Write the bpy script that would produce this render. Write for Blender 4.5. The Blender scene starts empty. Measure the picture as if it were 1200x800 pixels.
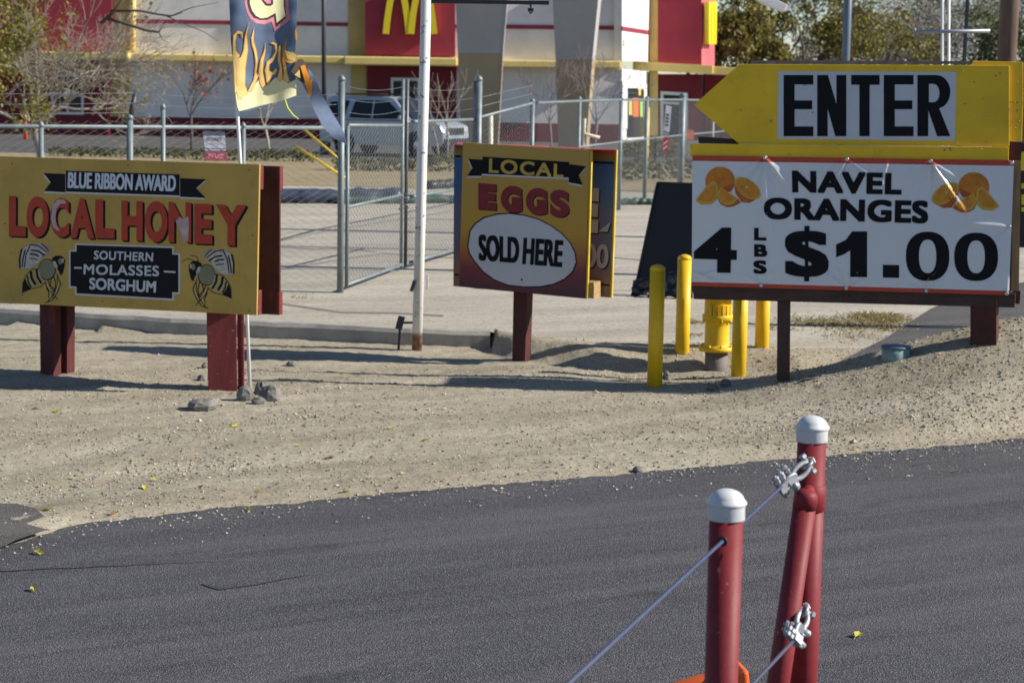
import bpy, math, random
from mathutils import Vector, Matrix, noise
from mathutils.geometry import tessellate_polygon

S = bpy.context.scene
COL = S.collection

# ------------------------------------------------------------------ camera
FPX = 2400.0                       # focal length in pixels of a 1200 px wide picture
CAM_H = 2.4
PITCH = math.atan(303.0 / FPX)
ROLL = math.radians(1.0)
CP = Vector((0, 0, CAM_H))
FW = Vector((0, math.cos(PITCH), -math.sin(PITCH)))
U0 = Vector((0, math.sin(PITCH), math.cos(PITCH)))
R0 = Vector((1, 0, 0))
UP = U0 * math.cos(ROLL) - R0 * math.sin(ROLL)
RT = R0 * math.cos(ROLL) + U0 * math.sin(ROLL)
cd = bpy.data.cameras.new('camera')
cam = bpy.data.objects.new('camera', cd)
COL.objects.link(cam)
M3 = Matrix((RT, UP, -FW)).transposed()
cam.matrix_world = Matrix.Translation(CP) @ M3.to_4x4()
cd.sensor_width = 36.0
cd.lens = 36.0 * FPX / 1200.0
cd.clip_start = 0.1
cd.clip_end = 6000
cd.dof.use_dof = True
cd.dof.focus_distance = 9.5
cd.dof.aperture_fstop = 6.5
S.camera = cam

# ------------------------------------------------------------------ sun and sky
PHI = math.radians(3.5)
ELEV = math.radians(31.0)
SUN = Vector((math.cos(PHI) * math.cos(ELEV), -math.sin(PHI) * math.cos(ELEV), math.sin(ELEV)))
w = bpy.data.worlds.new('World')
S.world = w
w.use_nodes = True
nt = w.node_tree
sky = nt.nodes.new('ShaderNodeTexSky')
sky.sky_type = 'NISHITA'
sky.sun_disc = False
sky.sun_elevation = ELEV
sky.sun_rotation = math.atan2(SUN.x, SUN.y)
sky.altitude = 1500
sky.air_density = 1.0
sky.dust_density = 0.1
sky.ozone_density = 2.5
bg = nt.nodes['Background']
bg.inputs[1].default_value = 0.072
nt.links.new(sky.outputs[0], bg.inputs[0])
sl = bpy.data.lights.new('sun', 'SUN')
sl.energy = 4.6
sl.angle = math.radians(0.5)
sl.color = (1.0, 0.93, 0.82)
so = bpy.data.objects.new('sun', sl)
COL.objects.link(so)
so.location = (20, -6, 15)
so.rotation_euler = SUN.to_track_quat('Z', 'Y').to_euler()
S.view_settings.view_transform = 'Standard'
S.view_settings.look = 'None'
S.view_settings.exposure = 0.68
S.view_settings.gamma = 1.0

# ------------------------------------------------------------------ helpers
def ray(px, py):
    return FW * FPX + RT * (px - 600.0) - UP * (py - 400.0)

def gp(px, py, z=0.0):
    d = ray(px, py)
    return CP + d * ((z - CAM_H) / d.z)

def yp(px, py, Y):
    d = ray(px, py)
    return CP + d * (Y / d.y)

class Plane:
    """A vertical plane; theta > 0 brings its right end nearer."""
    def __init__(s, origin, theta):
        s.o = Vector(origin)
        a = math.radians(theta)
        s.n = Vector((-math.sin(a), -math.cos(a), 0))
        s.u = Vector((math.cos(a), -math.sin(a), 0))
    def at(s, px, py, off=0.0):
        d = ray(px, py)
        o = s.o + s.n * off
        return CP + d * ((o - CP).dot(s.n) / d.dot(s.n))

def lerp(a, b, t): return a + (b - a) * t
def sstep(a, b, x):
    t = max(0.0, min(1.0, (x - a) / (b - a)))
    return t * t * (3 - 2 * t)
def interp(pts, x):
    if x <= pts[0][0]: return pts[0][1]
    for (x0, y0), (x1, y1) in zip(pts, pts[1:]):
        if x <= x1: return y0 + (y1 - y0) * (x - x0) / (x1 - x0)
    return pts[-1][1]

class MB:
    """Collects faces; build() links them as ONE mesh object."""
    def __init__(s): s.v = []; s.f = []; s.m = []; s.sm = []
    def add(s, vs, fs, mi=0, smooth=False):
        b = len(s.v)
        s.v += [tuple(v) for v in vs]
        for f in fs:
            s.f.append([b + i for i in f]); s.m.append(mi); s.sm.append(smooth)
        return s
    def box(s, c, size, rz=0.0, mi=0, rot=None):
        hx, hy, hz = size[0] / 2, size[1] / 2, size[2] / 2
        m = rot if rot is not None else Matrix.Rotation(rz, 3, 'Z')
        c = Vector(c)
        vs = [c + m @ Vector((x * hx, y * hy, z * hz)) for z in (-1, 1) for y in (-1, 1) for x in (-1, 1)]
        return s.add(vs, [(0, 2, 3, 1), (4, 5, 7, 6), (0, 1, 5, 4), (2, 6, 7, 3), (0, 4, 6, 2), (1, 3, 7, 5)], mi)
    def tube(s, pts, rad, n=8, mi=0, caps=True, smooth=True):
        pts = [Vector(p) for p in pts]
        if not isinstance(rad, (list, tuple)): rad = [rad] * len(pts)
        vs = []
        ref = None
        for i, p in enumerate(pts):
            if i == 0: t = pts[1] - p
            elif i == len(pts) - 1: t = p - pts[i - 1]
            else: t = (pts[i + 1] - p).normalized() + (p - pts[i - 1]).normalized()
            if t.length < 1e-9: t = Vector((0, 0, 1))
            t.normalize()
            if ref is None:
                ref = Vector((0, 0, 1)) if abs(t.z) < 0.9 else Vector((1, 0, 0))
            a = ref - t * ref.dot(t)
            if a.length < 1e-6: a = t.orthogonal()
            a.normalize(); ref = a
            b = t.cross(a)
            for k in range(n):
                an = 2 * math.pi * k / n
                vs.append(p + (a * math.cos(an) + b * math.sin(an)) * rad[i])
        fs = []
        for i in range(len(pts) - 1):
            for k in range(n):
                k2 = (k + 1) % n
                fs.append((i * n + k, i * n + k2, (i + 1) * n + k2, (i + 1) * n + k))
        s.add(vs, fs, mi, smooth)
        if caps:
            b0 = len(s.v) - len(vs)
            s.f.append([b0 + k for k in reversed(range(n))]); s.m.append(mi); s.sm.append(False)
            s.f.append([b0 + (len(pts) - 1) * n + k for k in range(n)]); s.m.append(mi); s.sm.append(False)
        return s
    def lathe(s, base, prof, n=24, mi=0, axis=None, smooth=True):
        """prof: list of (radius, height) along axis (default up)."""
        base = Vector(base)
        q = (Vector(axis).normalized() if axis is not None else Vector((0, 0, 1))).to_track_quat('Z', 'Y').to_matrix()
        vs = []
        for r, h in prof:
            for k in range(n):
                a = 2 * math.pi * k / n
                vs.append(base + q @ Vector((r * math.cos(a), r * math.sin(a), h)))
        fs = []
        for i in range(len(prof) - 1):
            for k in range(n):
                k2 = (k + 1) % n
                fs.append((i * n + k, i * n + k2, (i + 1) * n + k2, (i + 1) * n + k))
        fs.append(tuple(reversed(range(n))))
        fs.append(tuple((len(prof) - 1) * n + k for k in range(n)))
        return s.add(vs, fs, mi, smooth)
    def slab(s, plane, poly, off=0.0, thick=0.05, mi=0):
        """polygon given in picture px, standing on a real plane, front at off, extruded backwards."""
        a = [plane.at(x, y, off) for x, y in poly]
        b = [p - plane.n * thick for p in a]
        n = len(poly)
        ar = sum(poly[i][0] * poly[(i + 1) % n][1] - poly[(i + 1) % n][0] * poly[i][1] for i in range(n))
        tri = tessellate_polygon([[Vector((x, y, 0)) for x, y in poly]])
        fs = []
        for t in tri:
            fs.append(tuple(t)); fs.append(tuple(n + i for i in reversed(t)))
        for i in range(n):
            j = (i + 1) % n
            fs.append((i, j, n + j, n + i) if ar < 0 else (j, i, n + i, n + j))
        return s.add(a + b, fs, mi)
    def rect(s, plane, x0, y0, x1, y1, off=0.0, thick=0.05, mi=0, sl=0.0175):
        dy = (x1 - x0) * sl
        return s.slab(plane, [(x0, y0), (x1, y0 + dy), (x1, y1 + dy), (x0, y1)], off, thick, mi)
    def paint(s, surf, polys, off, mi=0, maxlen=None):
        """flat paint: outer polygon and holes in px laid on surf(px, py, off)."""
        flat = [p for poly in polys for p in poly]
        tri = tessellate_polygon([[Vector((x, y, 0)) for x, y in poly] for poly in polys])
        return s.tris(surf, [(flat[a], flat[b], flat[c]) for a, b, c in tri], off, mi, maxlen)
    def tris(s, surf, tris, off, mi=0, maxlen=None):
        st = list(tris)
        while st:
            a, b, c = st.pop()
            if maxlen:
                e = [((a[0] - b[0]) ** 2 + (a[1] - b[1]) ** 2, 0), ((b[0] - c[0]) ** 2 + (b[1] - c[1]) ** 2, 1), ((c[0] - a[0]) ** 2 + (c[1] - a[1]) ** 2, 2)]
                m, k = max(e)
                if m > maxlen * maxlen:
                    if k == 1: a, b, c = b, c, a
                    elif k == 2: a, b, c = c, a, b
                    mid = ((a[0] + b[0]) / 2, (a[1] + b[1]) / 2)
                    st.append((a, mid, c)); st.append((mid, b, c))
                    continue
            s.add([surf(*a, off), surf(*b, off), surf(*c, off)], [(0, 1, 2)], mi)
        return s
    def stroke(s, surf, pts, wd, off, mi=0, maxlen=None):
        """a brush line in px with width wd (number or list)."""
        n = len(pts)
        ws = wd if isinstance(wd, (list, tuple)) else [wd] * n
        l, r = [], []
        for i, (x, y) in enumerate(pts):
            x0, y0 = pts[max(0, i - 1)]; x1, y1 = pts[min(n - 1, i + 1)]
            dx, dy = x1 - x0, y1 - y0
            q = math.hypot(dx, dy) or 1
            l.append((x - dy / q * ws[i] / 2, y + dx / q * ws[i] / 2))
            r.append((x + dy / q * ws[i] / 2, y - dx / q * ws[i] / 2))
        t = []
        for i in range(n - 1):
            t += [(l[i], r[i], r[i + 1]), (l[i], r[i + 1], l[i + 1])]
        return s.tris(surf, t, off, mi, maxlen)
    def heavy(s, surf, string, quad, off, ex, ey, mi=0, maxlen=None, sp=1.0, base=0.0):
        """a heavy word: the glyphs laid down several times with small shifts (ex, ey px)."""
        tl, tr, br, bl = quad
        q = [(tl[0] + ex, tl[1] + ey), (tr[0] - ex, tr[1] + ey), (br[0] - ex, br[1] - ey), (bl[0] + ex, bl[1] - ey)]
        dirs = [(0, 0), (1, 0), (-1, 0), (0, 1), (0, -1), (1, 1), (-1, 1), (1, -1), (-1, -1), (1, .5), (1, -.5), (-1, .5), (-1, -.5), (.5, 1), (.5, -1), (-.5, 1), (-.5, -1)]
        if ex < 1.0 and ey < 1.0: dirs = dirs[:9]
        for i, (dx, dy) in enumerate(dirs):
            s.text(surf, string, q, off + i * 0.00012, base, mi, maxlen, (dx * ex, dy * ey), sp)
        return s
    def text(s, surf, string, quad, off, bold=0.0, mi=0, maxlen=None, sh=(0, 0), sp=1.0):
        tl, tr, br, bl = quad
        def mp(u, v):
            x = lerp(lerp(bl[0], br[0], u), lerp(tl[0], tr[0], u), v) + sh[0]
            y = lerp(lerp(bl[1], br[1], u), lerp(tl[1], tr[1], u), v) + sh[1]
            return (x, y)
        return s.tris(surf, [tuple(mp(*p) for p in t) for t in glyphs(string, bold, sp)], off, mi, maxlen)
    def build(s, name, mats, parent=None, smooth_angle=None):
        me = bpy.data.meshes.new(name)
        o = ORG.get(parent.name, Vector((0, 0, 0))) if parent else Vector((0, 0, 0))
        me.from_pydata([(v[0] - o[0], v[1] - o[1], v[2] - o[2]) for v in s.v], [], s.f)
        for m in (mats if isinstance(mats, (list, tuple)) else [mats]): me.materials.append(m)
        me.polygons.foreach_set('material_index', s.m)
        me.polygons.foreach_set('use_smooth', s.sm)
        me.update()
        ob = bpy.data.objects.new(name, me)
        COL.objects.link(ob)
        if parent:
            ob.parent = parent
            ORG[ob.name] = o
        return ob

ORG = {}
_gl = {}
def glyphs(string, bold=0.0, sp=1.0):
    """triangles of a word in the built-in font, fitted to the unit square."""
    k = (string, bold, sp)
    if k in _gl: return _gl[k]
    c = bpy.data.curves.new('word', 'FONT')
    c.body = string; c.size = 1; c.offset = bold; c.resolution_u = 5; c.space_character = sp
    o = bpy.data.objects.new('word', c)
    COL.objects.link(o)
    dg = bpy.context.evaluated_depsgraph_get()
    me = o.evaluated_get(dg).to_mesh()
    me.calc_loop_triangles()
    vs = [(v.co.x, v.co.y) for v in me.vertices]
    tr = [tuple(vs[i] for i in t.vertices) for t in me.loop_triangles]
    xs = [p[0] for p in vs]; ys = [p[1] for p in vs]
    x0, x1, y0, y1 = min(xs), max(xs), min(ys), max(ys)
    tr = [tuple(((p[0] - x0) / (x1 - x0), (p[1] - y0) / (y1 - y0)) for p in t) for t in tr]
    bpy.data.objects.remove(o); bpy.data.curves.remove(c)
    _gl[k] = tr
    return tr

def tag(o, label=None, cat=None, group=None, kind=None):
    if label: o['label'] = label
    if cat: o['category'] = cat
    if group: o['group'] = group
    if kind: o['kind'] = kind
    return o

def thing(name, label, cat, loc=(0, 0, 0), group=None):
    o = bpy.data.objects.new(name, None)
    o.empty_display_size = 0.2
    COL.objects.link(o)
    o.location = loc
    ORG[o.name] = Vector(loc)
    return tag(o, label, cat, group)

def copy_tree(o, parent=None):
    c = o.copy(); COL.objects.link(c)
    if parent: c.parent = parent
    for ch in list(o.children): copy_tree(ch, c)
    return c

def bevel(o, wd, seg=2):
    m = o.modifiers.new('bevel', 'BEVEL'); m.width = wd; m.segments = seg; m.limit_method = 'ANGLE'; m.angle_limit = math.radians(35)
    return o

# ------------------------------------------------------------------ materials
def nodes(name):
    m = bpy.data.materials.new(name); m.use_nodes = True
    t = m.node_tree
    return m, t, t.nodes['Principled BSDF']

def nz(t, vec, scale, detail=3, rough=0.55):
    n = t.nodes.new('ShaderNodeTexNoise')
    n.inputs['Scale'].default_value = scale; n.inputs['Detail'].default_value = detail; n.inputs['Roughness'].default_value = rough
    t.links.new(vec, n.inputs['Vector'])
    return n.outputs['Fac']

def ramp(t, fac, stops):
    r = t.nodes.new('ShaderNodeValToRGB')
    e = r.color_ramp.elements
    while len(e) < len(stops): e.new(0.5)
    for i, (p, c) in enumerate(stops):
        e[i].position = p
        e[i].color = (c, c, c, 1) if isinstance(c, (int, float)) else (*c, 1)
    t.links.new(fac, r.inputs[0])
    return r.outputs[0]

def mix(t, a, b, fac, mode='MIX'):
    n = t.nodes.new('ShaderNodeMix'); n.data_type = 'RGBA'; n.blend_type = mode
    for sck, val in ((n.inputs[6], a), (n.inputs[7], b)):
        if hasattr(val, 'is_output'): t.links.new(val, sck)
        else: sck.default_value = (*val, 1)
    if hasattr(fac, 'is_output'): t.links.new(fac, n.inputs[0])
    else: n.inputs[0].default_value = fac
    return n.outputs[2]

def obco(t, scale=None, rot=0.0):
    c = t.nodes.new('ShaderNodeTexCoord').outputs['Object']
    if scale:
        mp = t.nodes.new('ShaderNodeMapping'); mp.vector_type = 'TEXTURE'; mp.inputs['Scale'].default_value = tuple(1.0 / k for k in scale); mp.inputs['Rotation'].default_value = (0, 0, rot)
        t.links.new(c, mp.inputs[0]); c = mp.outputs[0]
    return c

def bump(t, b, h, strength, dist=0.01):
    n = t.nodes.new('ShaderNodeBump'); n.inputs['Strength'].default_value = strength; n.inputs['Distance'].default_value = dist
    t.links.new(h, n.inputs['Height']); t.links.new(n.outputs[0], b.inputs['Normal'])

_pm = {}
def pm(name, col, rough=0.6, var=0.18, scale=6.0, dirt=0.0, bmp=0.0, bscale=80.0, metal=0.0, spec=0.4, stretch=None, dirtcol=(0.16, 0.13, 0.1), chips=None):
    """paint / plain material with uneven tone, stains and fine bump."""
    if name in _pm: return _pm[name]
    m, t, b = nodes(name)
    v = obco(t, stretch)
    f = nz(t, v, scale, 5, 0.6)
    lo = tuple(c * (1 - var) for c in col); hi = tuple(min(1, c * (1 + var)) for c in col)
    c = ramp(t, f, [(0.3, lo), (0.7, hi)])
    if dirt > 0:
        g = nz(t, v, scale * 2.7, 6, 0.7)
        c = mix(t, c, dirtcol, ramp(t, g, [(0.55, 0.0), (0.8, dirt)]))
    if chips:
        th, cc, cs = chips
        c = mix(t, c, cc, ramp(t, nz(t, obco(t), cs, 7, 0.72), [(th, 0.0), (th + .025, 0.85)]))
    t.links.new(c, b.inputs['Base Color'])
    b.inputs['Roughness'].default_value = rough
    b.inputs['Metallic'].default_value = metal
    b.inputs['Specular IOR Level'].default_value = spec
    if bmp > 0: bump(t, b, nz(t, v, bscale, 4), bmp, 0.004)
    _pm[name] = m
    return m

def leafmat(name, c1, c2, tr=0.25):
    m, t, b = nodes(name)
    gi = t.nodes.new('ShaderNodeNewGeometry')
    r = ramp(t, gi.outputs['Random Per Island'], [(0.0, c1), (1.0, c2)])
    t.links.new(r, b.inputs['Base Color'])
    b.inputs['Roughness'].default_value = 0.6
    b.inputs['Specular IOR Level'].default_value = 0.25
    tl = t.nodes.new('ShaderNodeBsdfTranslucent')
    t.links.new(r, tl.inputs[0])
    ms = t.nodes.new('ShaderNodeMixShader'); ms.inputs[0].default_value = tr
    t.links.new(b.outputs[0], ms.inputs[1]); t.links.new(tl.outputs[0], ms.inputs[2])
    t.links.new(ms.outputs[0], t.nodes['Material Output'].inputs[0])
    return m

# asphalt
def asphalt(name, base, light, lum=1.0):
    m, t, b = nodes(name)
    v = obco(t)
    RD = math.radians(29)
    vs = obco(t, (0.3, 2.2, 1), RD)
    c0 = ramp(t, nz(t, vs, 1.1, 6, 0.7), [(0.3, tuple(x * 0.72 for x in base)), (0.72, tuple(x * 1.22 for x in base))])
    c0 = mix(t, c0, tuple(x * .5 for x in base), ramp(t, nz(t, obco(t, (0.09, 3.2, 1), RD), 1.7, 4, .6), [(0.54, 0.0), (0.74, 0.7)]))
    vo = t.nodes.new('ShaderNodeTexVoronoi'); vo.inputs['Scale'].default_value = 150
    t.links.new(v, vo.inputs['Vector'])
    hsv = t.nodes.new('ShaderNodeSeparateColor'); t.links.new(vo.outputs['Color'], hsv.inputs[0])
    c1 = mix(t, c0, light, ramp(t, hsv.outputs[0], [(0.60, 0.0), (1.0, 0.5)]))
    c1 = mix(t, c1, (0.012, 0.012, 0.014), ramp(t, hsv.outputs[1], [(0.66, 0.0), (1.0, 0.5)]))
    dust = ramp(t, nz(t, vs, 0.55, 6, 0.7), [(0.48, 0.0), (0.78, 0.45)])
    c1 = mix(t, c1, (0.17, 0.155, 0.135), dust)
    c1 = mix(t, c1, tuple(x * .42 for x in base), ramp(t, nz(t, obco(t, (.6, 1.3, 1), RD), .9, 5, .62), [(.58, 0), (.66, .5)]))
    c1 = mix(t, c1, (.3, .28, .25), ramp(t, nz(t, v, 21, 6, .8), [(.66, 0), (.74, .5)]))
    t.links.new(c1, b.inputs['Base Color'])
    b.inputs['Roughness'].default_value = 0.85
    b.inputs['Specular IOR Level'].default_value = 0.25
    bump(t, b, vo.outputs['Distance'], 0.8, 0.006)
    return m
M_ROAD = asphalt('asphalt', (0.076, 0.075, 0.086), (0.25, 0.25, 0.265))
M_OLDROAD = asphalt('old_asphalt', (0.10, 0.095, 0.093), (0.30, 0.28, 0.25))
M_DRIVE = asphalt('drive_asphalt', (0.10, 0.098, 0.098), (0.24, 0.23, 0.22))

def dirtmat(name, c1, c2, c3, sc=1.0, bs=0.5):
    m, t, b = nodes(name)
    v = obco(t)
    vs = obco(t, (0.4, 1.7, 1), math.radians(26))
    c = ramp(t, nz(t, vs, 1.3 * sc, 6, 0.62), [(0.32, c1), (0.68, c2)])
    f = nz(t, v, 38 * sc, 5, 0.7)
    c = mix(t, c, c3, ramp(t, f, [(0.52, 0.0), (0.75, 0.7)]))
    vo = t.nodes.new('ShaderNodeTexVoronoi'); vo.inputs['Scale'].default_value = 70 * sc
    t.links.new(v, vo.inputs['Vector'])
    sp = t.nodes.new('ShaderNodeSeparateColor'); t.links.new(vo.outputs['Color'], sp.inputs[0])
    c = mix(t, c, (0.55, 0.5, 0.42), ramp(t, sp.outputs[0], [(0.82, 0.0), (1.0, 0.5)]))
    c = mix(t, c, (0.12, 0.10, 0.08), ramp(t, sp.outputs[1], [(0.85, 0.0), (1.0, 0.55)]))
    t.links.new(c, b.inputs['Base Color'])
    b.inputs['Roughness'].default_value = 0.95
    b.inputs['Specular IOR Level'].default_value = 0.15
    h = nz(t, v, 26 * sc, 8, 0.72)
    bump(t, b, h, bs, 0.03)
    return m
M_DIRT = dirtmat('dirt', (0.26, 0.225, 0.16), (0.425, 0.385, 0.298), (0.22, 0.18, 0.13))
M_LOT = dirtmat('dusty_pavement', (0.33, 0.30, 0.245), (0.49, 0.45, 0.38), (0.27, 0.24, 0.19), 0.6, 0.3)
M_VERGE = dirtmat('dry_verge', (0.27, 0.215, 0.12), (0.36, 0.29, 0.17), (0.17, 0.14, 0.08), 0.8, 0.6)

# ------------------------------------------------------------------ ground
LZ = 0.165                                   # level of the raised lot behind the kerb
EDGE = sorted((p.x, p.y) for p in (gp(x, y) for x, y in [(-900, 870), (-300, 715), (0, 643), (40, 630), (75, 618), (110, 610), (300, 592), (500, 574), (760, 552), (900, 539), (1000, 531), (1200, 514), (1500, 488), (1900, 455)]))
KERB = sorted((p.x, p.y) for p in (gp(x, y) for x, y in [(-700, 345), (0, 383), (200, 395), (370, 402), (480, 408), (574, 411)]))
LOTEDGE = sorted((p.x, p.y) for p in (gp(x, y, LZ) for x, y in [(574, 388), (600, 395), (640, 400), (700, 406), (760, 405), (850, 407), (930, 413), (1000, 413), (1100, 415), (1200, 417), (1500, 421), (2000, 428)]))
KX = KERB[-1][0]
LOTEDGE[0] = (KX, KERB[-1][1] + .08)

def crest(x): return 0.6 * sstep(1.35, 4.6, x) + 0.02 * sstep(1.2, 2.2, x)
def terrain(x, y):
    ye = interp(EDGE, x)
    t = y - ye
    n1 = noise.noise((x * 0.9, y * 0.9, 3.1)); n2 = noise.noise((x * 4.0, y * 4.0, 7.7)); n3 = noise.noise((x * 15, y * 15, 1.3))
    z = max(-0.06, min(0.03, t * 0.10)) + (0.006 * n2 * (1 - .5 * sstep(.3, 1, t)) + 0.006 * n3)
    if t > 0.05: z += 0.004 * noise.noise((x * 34, y * 34, 4.4)) + 0.003 * noise.noise((x * 8, y * 8, 2.4))
    if t > 0:
        z += 0.008 * n1 * sstep(0, 1.5, t) + 0.003 * n2 * sstep(0, .6, t)
        # wheel ruts parallel to the road
        z += 0.009 * math.sin(t * 4.1 + 0.5 * n1) * sstep(0.3, 0.8, t) * (1 - sstep(2.4, 3.4, t))
    # gravel berm by the orange sign
    yc = 16.0
    h = crest(x)
    if y < yc: z += 1.07 * h * max(0.0, min(1.0, (t - 0.15) / max(0.5, yc - ye - 0.15))) ** 0.85
    else: z += 1.07 * h * (1 - sstep(yc, yc + .95, y))
    # little mound between the egg sign and the hydrant
    z += 0.02 * math.exp(-((x - 0.35) / 0.6) ** 2 - ((y - 16.7) / 0.45) ** 2)
    z -= 0.04 * math.exp(-((x - 1.0) / 0.4) ** 2 - ((y - 16.9) / 0.4) ** 2)
    if x < KX + 0.02:
        yk = interp(KERB, x)
        if y > yk + 0.1: z = 0.11
    else:
        yl = interp(LOTEDGE, x)
        a = sstep(yl - 0.5, yl + 0.02, y)
        z = lerp(z, lerp(0.179, 0.172, sstep(1.8, 2.4, x)) + lerp(0.010, 0.004, sstep(1.8, 2.4, x)) * (n2 + .8 * n3), a)
        if y > yl + 0.12: z = lerp(z, 0.11, sstep(yl + 0.12, yl + 0.75 + 0.25 * n1, y))
    if y > 40: z = 0.11
    return z

def axis(stops):
    out = []
    for a, b, st in stops:
        k = max(1, int(round((b - a) / st)))
        out += [a + (b - a) * i / k for i in range(k)]
    out.append(stops[-1][1])
    return out
XS = axis([(-3000, -300, 900), (-300, -40, 65), (-40, -7, 3), (-7, -4.6, 0.2), (-4.6, 5.2, 0.032), (5.2, 8, 0.2), (8, 40, 3), (40, 300, 65), (300, 3000, 900)])
YS = axis([(-300, -20, 70), (-20, 6, 3), (6, 9, 0.5), (9, 18.9, 0.032), (18.9, 24, 0.3), (24, 60, 4), (60, 400, 60), (400, 4500, 1000)])
mb = MB()
nx = len(XS)
vs = [(x, y, terrain(x, y)) for y in YS for x in XS]
fs = [(j * nx + i, j * nx + i + 1, (j + 1) * nx + i + 1, (j + 1) * nx + i) for j in range(len(YS) - 1) for i in range(nx - 1)]
mb.add(vs, fs, 0, True)
tag(mb.build('ground', M_DIRT), kind='structure')

def sheet(name, pts, z, mat):
    tri = tessellate_polygon([[Vector((p[0], p[1], 0)) for p in pts]])
    b = MB()
    fs = []
    for a, c, d in tri:
        A, B, C = pts[a], pts[c], pts[d]
        cr = (B[0] - A[0]) * (C[1] - A[1]) - (B[1] - A[1]) * (C[0] - A[0])
        fs.append((a, c, d) if cr > 0 else (d, c, a))
    b.add([(p[0], p[1], z) for p in pts], fs)
    return tag(b.build(name, mat), kind='structure')
road = [(-40, -30), (40, -30), (40, EDGE[-1][1] + 0.3)] + [(x, y + 0.12) for x, y in reversed(EDGE)] + [(-40, EDGE[0][1])]
roado = sheet('road', road, 0.0, M_ROAD)
# older, dusty asphalt apron at the left edge
b = MB()
op = [gp(x, y) for x, y in [(-400, 618), (-60, 596), (20, 597), (42, 603), (52, 612), (30, 621), (56, 628), (20, 640), (0, 650), (-300, 722)]]
sheet('old_road', [(p.x, p.y) for p in op], 0.036, M_OLDROAD)
M_CRACK = pm('crack', (0.045, 0.044, 0.049), 0.9, .4, 20)
b = MB()
def gstrip(b, pts, wd, z):
    l, r = [], []
    P = [gp(x, y) for x, y in pts]
    for i, p in enumerate(P):
        d = (P[min(i + 1, len(P) - 1)] - P[max(0, i - 1)]).normalized()
        q = Vector((-d.y, d.x, 0)) * (wd[i] if isinstance(wd, list) else wd) / 2
        l.append(p + q); r.append(p - q)
    n = len(P)
    b.add([(p.x, p.y, z) for p in l + r], [(n + i, n + i + 1, i + 1, i) for i in range(n - 1)])
random.seed(4)
seam = [(-40 + 8 * i, 671.0 - 0.36 * i + random.uniform(-0.5, 0.5)) for i in range(41)]
gstrip(b, seam, [0.02 * (1 - i / 44) + 0.003 for i in range(41)], 0.004)
gstrip(b, [(236, 684), (246, 687), (258, 690), (275, 688), (300, 685), (335, 678), (368, 673)], [0.006, 0.03, 0.05, 0.03, 0.022, 0.015, 0.004], 0.004)
b.build('crack', M_CRACK, roado)

# raised lot, drive, verge and parking asphalt behind it
ke = [(x, y + 0.12) for x, y in KERB]
lot = ke + [(x, y + 0.0) for x, y in LOTEDGE if x > KX - 0.01] + [(40, LOTEDGE[-1][1]), (40, 64), (-40, 64), (-40, KERB[0][1])]
sheet('pavement', lot, LZ, M_LOT)
dv = [gp(x, y, 0.17) for x, y in [(940, 446), (985, 424), (1040, 396), (1092, 362), (1150, 340), (1280, 318), (1700, 300), (1700, 420), (1200, 430)]]
sheet('drive', [(p.x, p.y) for p in dv], 0.18, M_DRIVE)
vg = [gp(x, y, 0.17) for x, y in [(-300, 205), (330, 217), (560, 222), (740, 224), (900, 226), (900, 192), (560, 187), (330, 184), (-300, 168)]]
sheet('verge', [(p.x, p.y) for p in vg], 0.172, M_VERGE)
pk = [gp(x, y, 0.17) for x, y in [(-500, 170), (330, 184.5), (560, 187.5), (900, 193), (1500, 203)]]
sheet('parking_lot', [(p.x, p.y) for p in pk] + [(90, 150), (-90, 150)], 0.176, M_DRIVE)

# faint cracks across the lot
b = MB()
for pts in ([(320, 285), (350, 278), (372, 273), (400, 268), (440, 262), (480, 256), (530, 247)], [(320, 318), (360, 311), (395, 305), (430, 300), (450, 297), (520, 302), (600, 300)],
            [(330, 290), (370, 292), (400, 291), (440, 295)], [(300, 352), (400, 366), (460, 367), (520, 370)], [(700, 300), (760, 306), (830, 310)]):
    P = [gp(x, y, LZ) for x, y in pts]
    n = len(P)
    l = [(p.x, p.y - 0.05 - 0.02 * (i % 2), LZ + 0.004) for i, p in enumerate(P)]; r = [(p.x, p.y + 0.05 + .03 * ((i + 1) % 2), LZ + 0.004) for i, p in enumerate(P)]
    b.add(l + r, [(i, i + 1, n + i + 1, n + i) for i in range(n - 1)])
tag(b.build('pavement_cracks', pm('old_crack', (0.2, 0.18, 0.155), 0.95)), kind='structure')

# kerb
M_CONC = pm('concrete', (0.33, 0.315, 0.285), 0.9, 0.2, 5, 0.5, 0.5, 40)
b = MB()
kl = []
for i in range(len(KERB) - 1):
    (x0, y0), (x1, y1) = KERB[i], KERB[i + 1]
    k = max(1, int((x1 - x0) / 0.12))
    kl += [(lerp(x0, x1, j / k), lerp(y0, y1, j / k)) for j in range(k)]
kl.append(KERB[-1])
sec = []
for i, (x, y) in enumerate(kl):
    n = noise.noise((x * 3, 0, 5)) * 0.014 + noise.noise((x * 11, 2, 5)) * 0.008
    e = 0.0
    ztop = LZ + 0.008 + n * 0.4
    sec.append([(x, y - 0.015 + n, -0.1), (x, y + n, ztop - 0.035), (x, y + 0.03 + n, ztop), (x, y + 0.17 + n * .5, ztop), (x, y + 0.17, -0.1)])
n5 = 5
vs = [p for s_ in sec for p in s_]
fs = []
for i in range(len(sec) - 1):
    for k in range(n5 - 1):
        fs.append((i * n5 + k, (i + 1) * n5 + k, (i + 1) * n5 + k + 1, i * n5 + k + 1))
fs.append(tuple(range(n5))); fs.append(tuple(reversed([(len(sec) - 1) * n5 + k for k in range(n5)])))
b.add(vs, fs)
tag(b.build('kerb', M_CONC), kind='structure')
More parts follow.
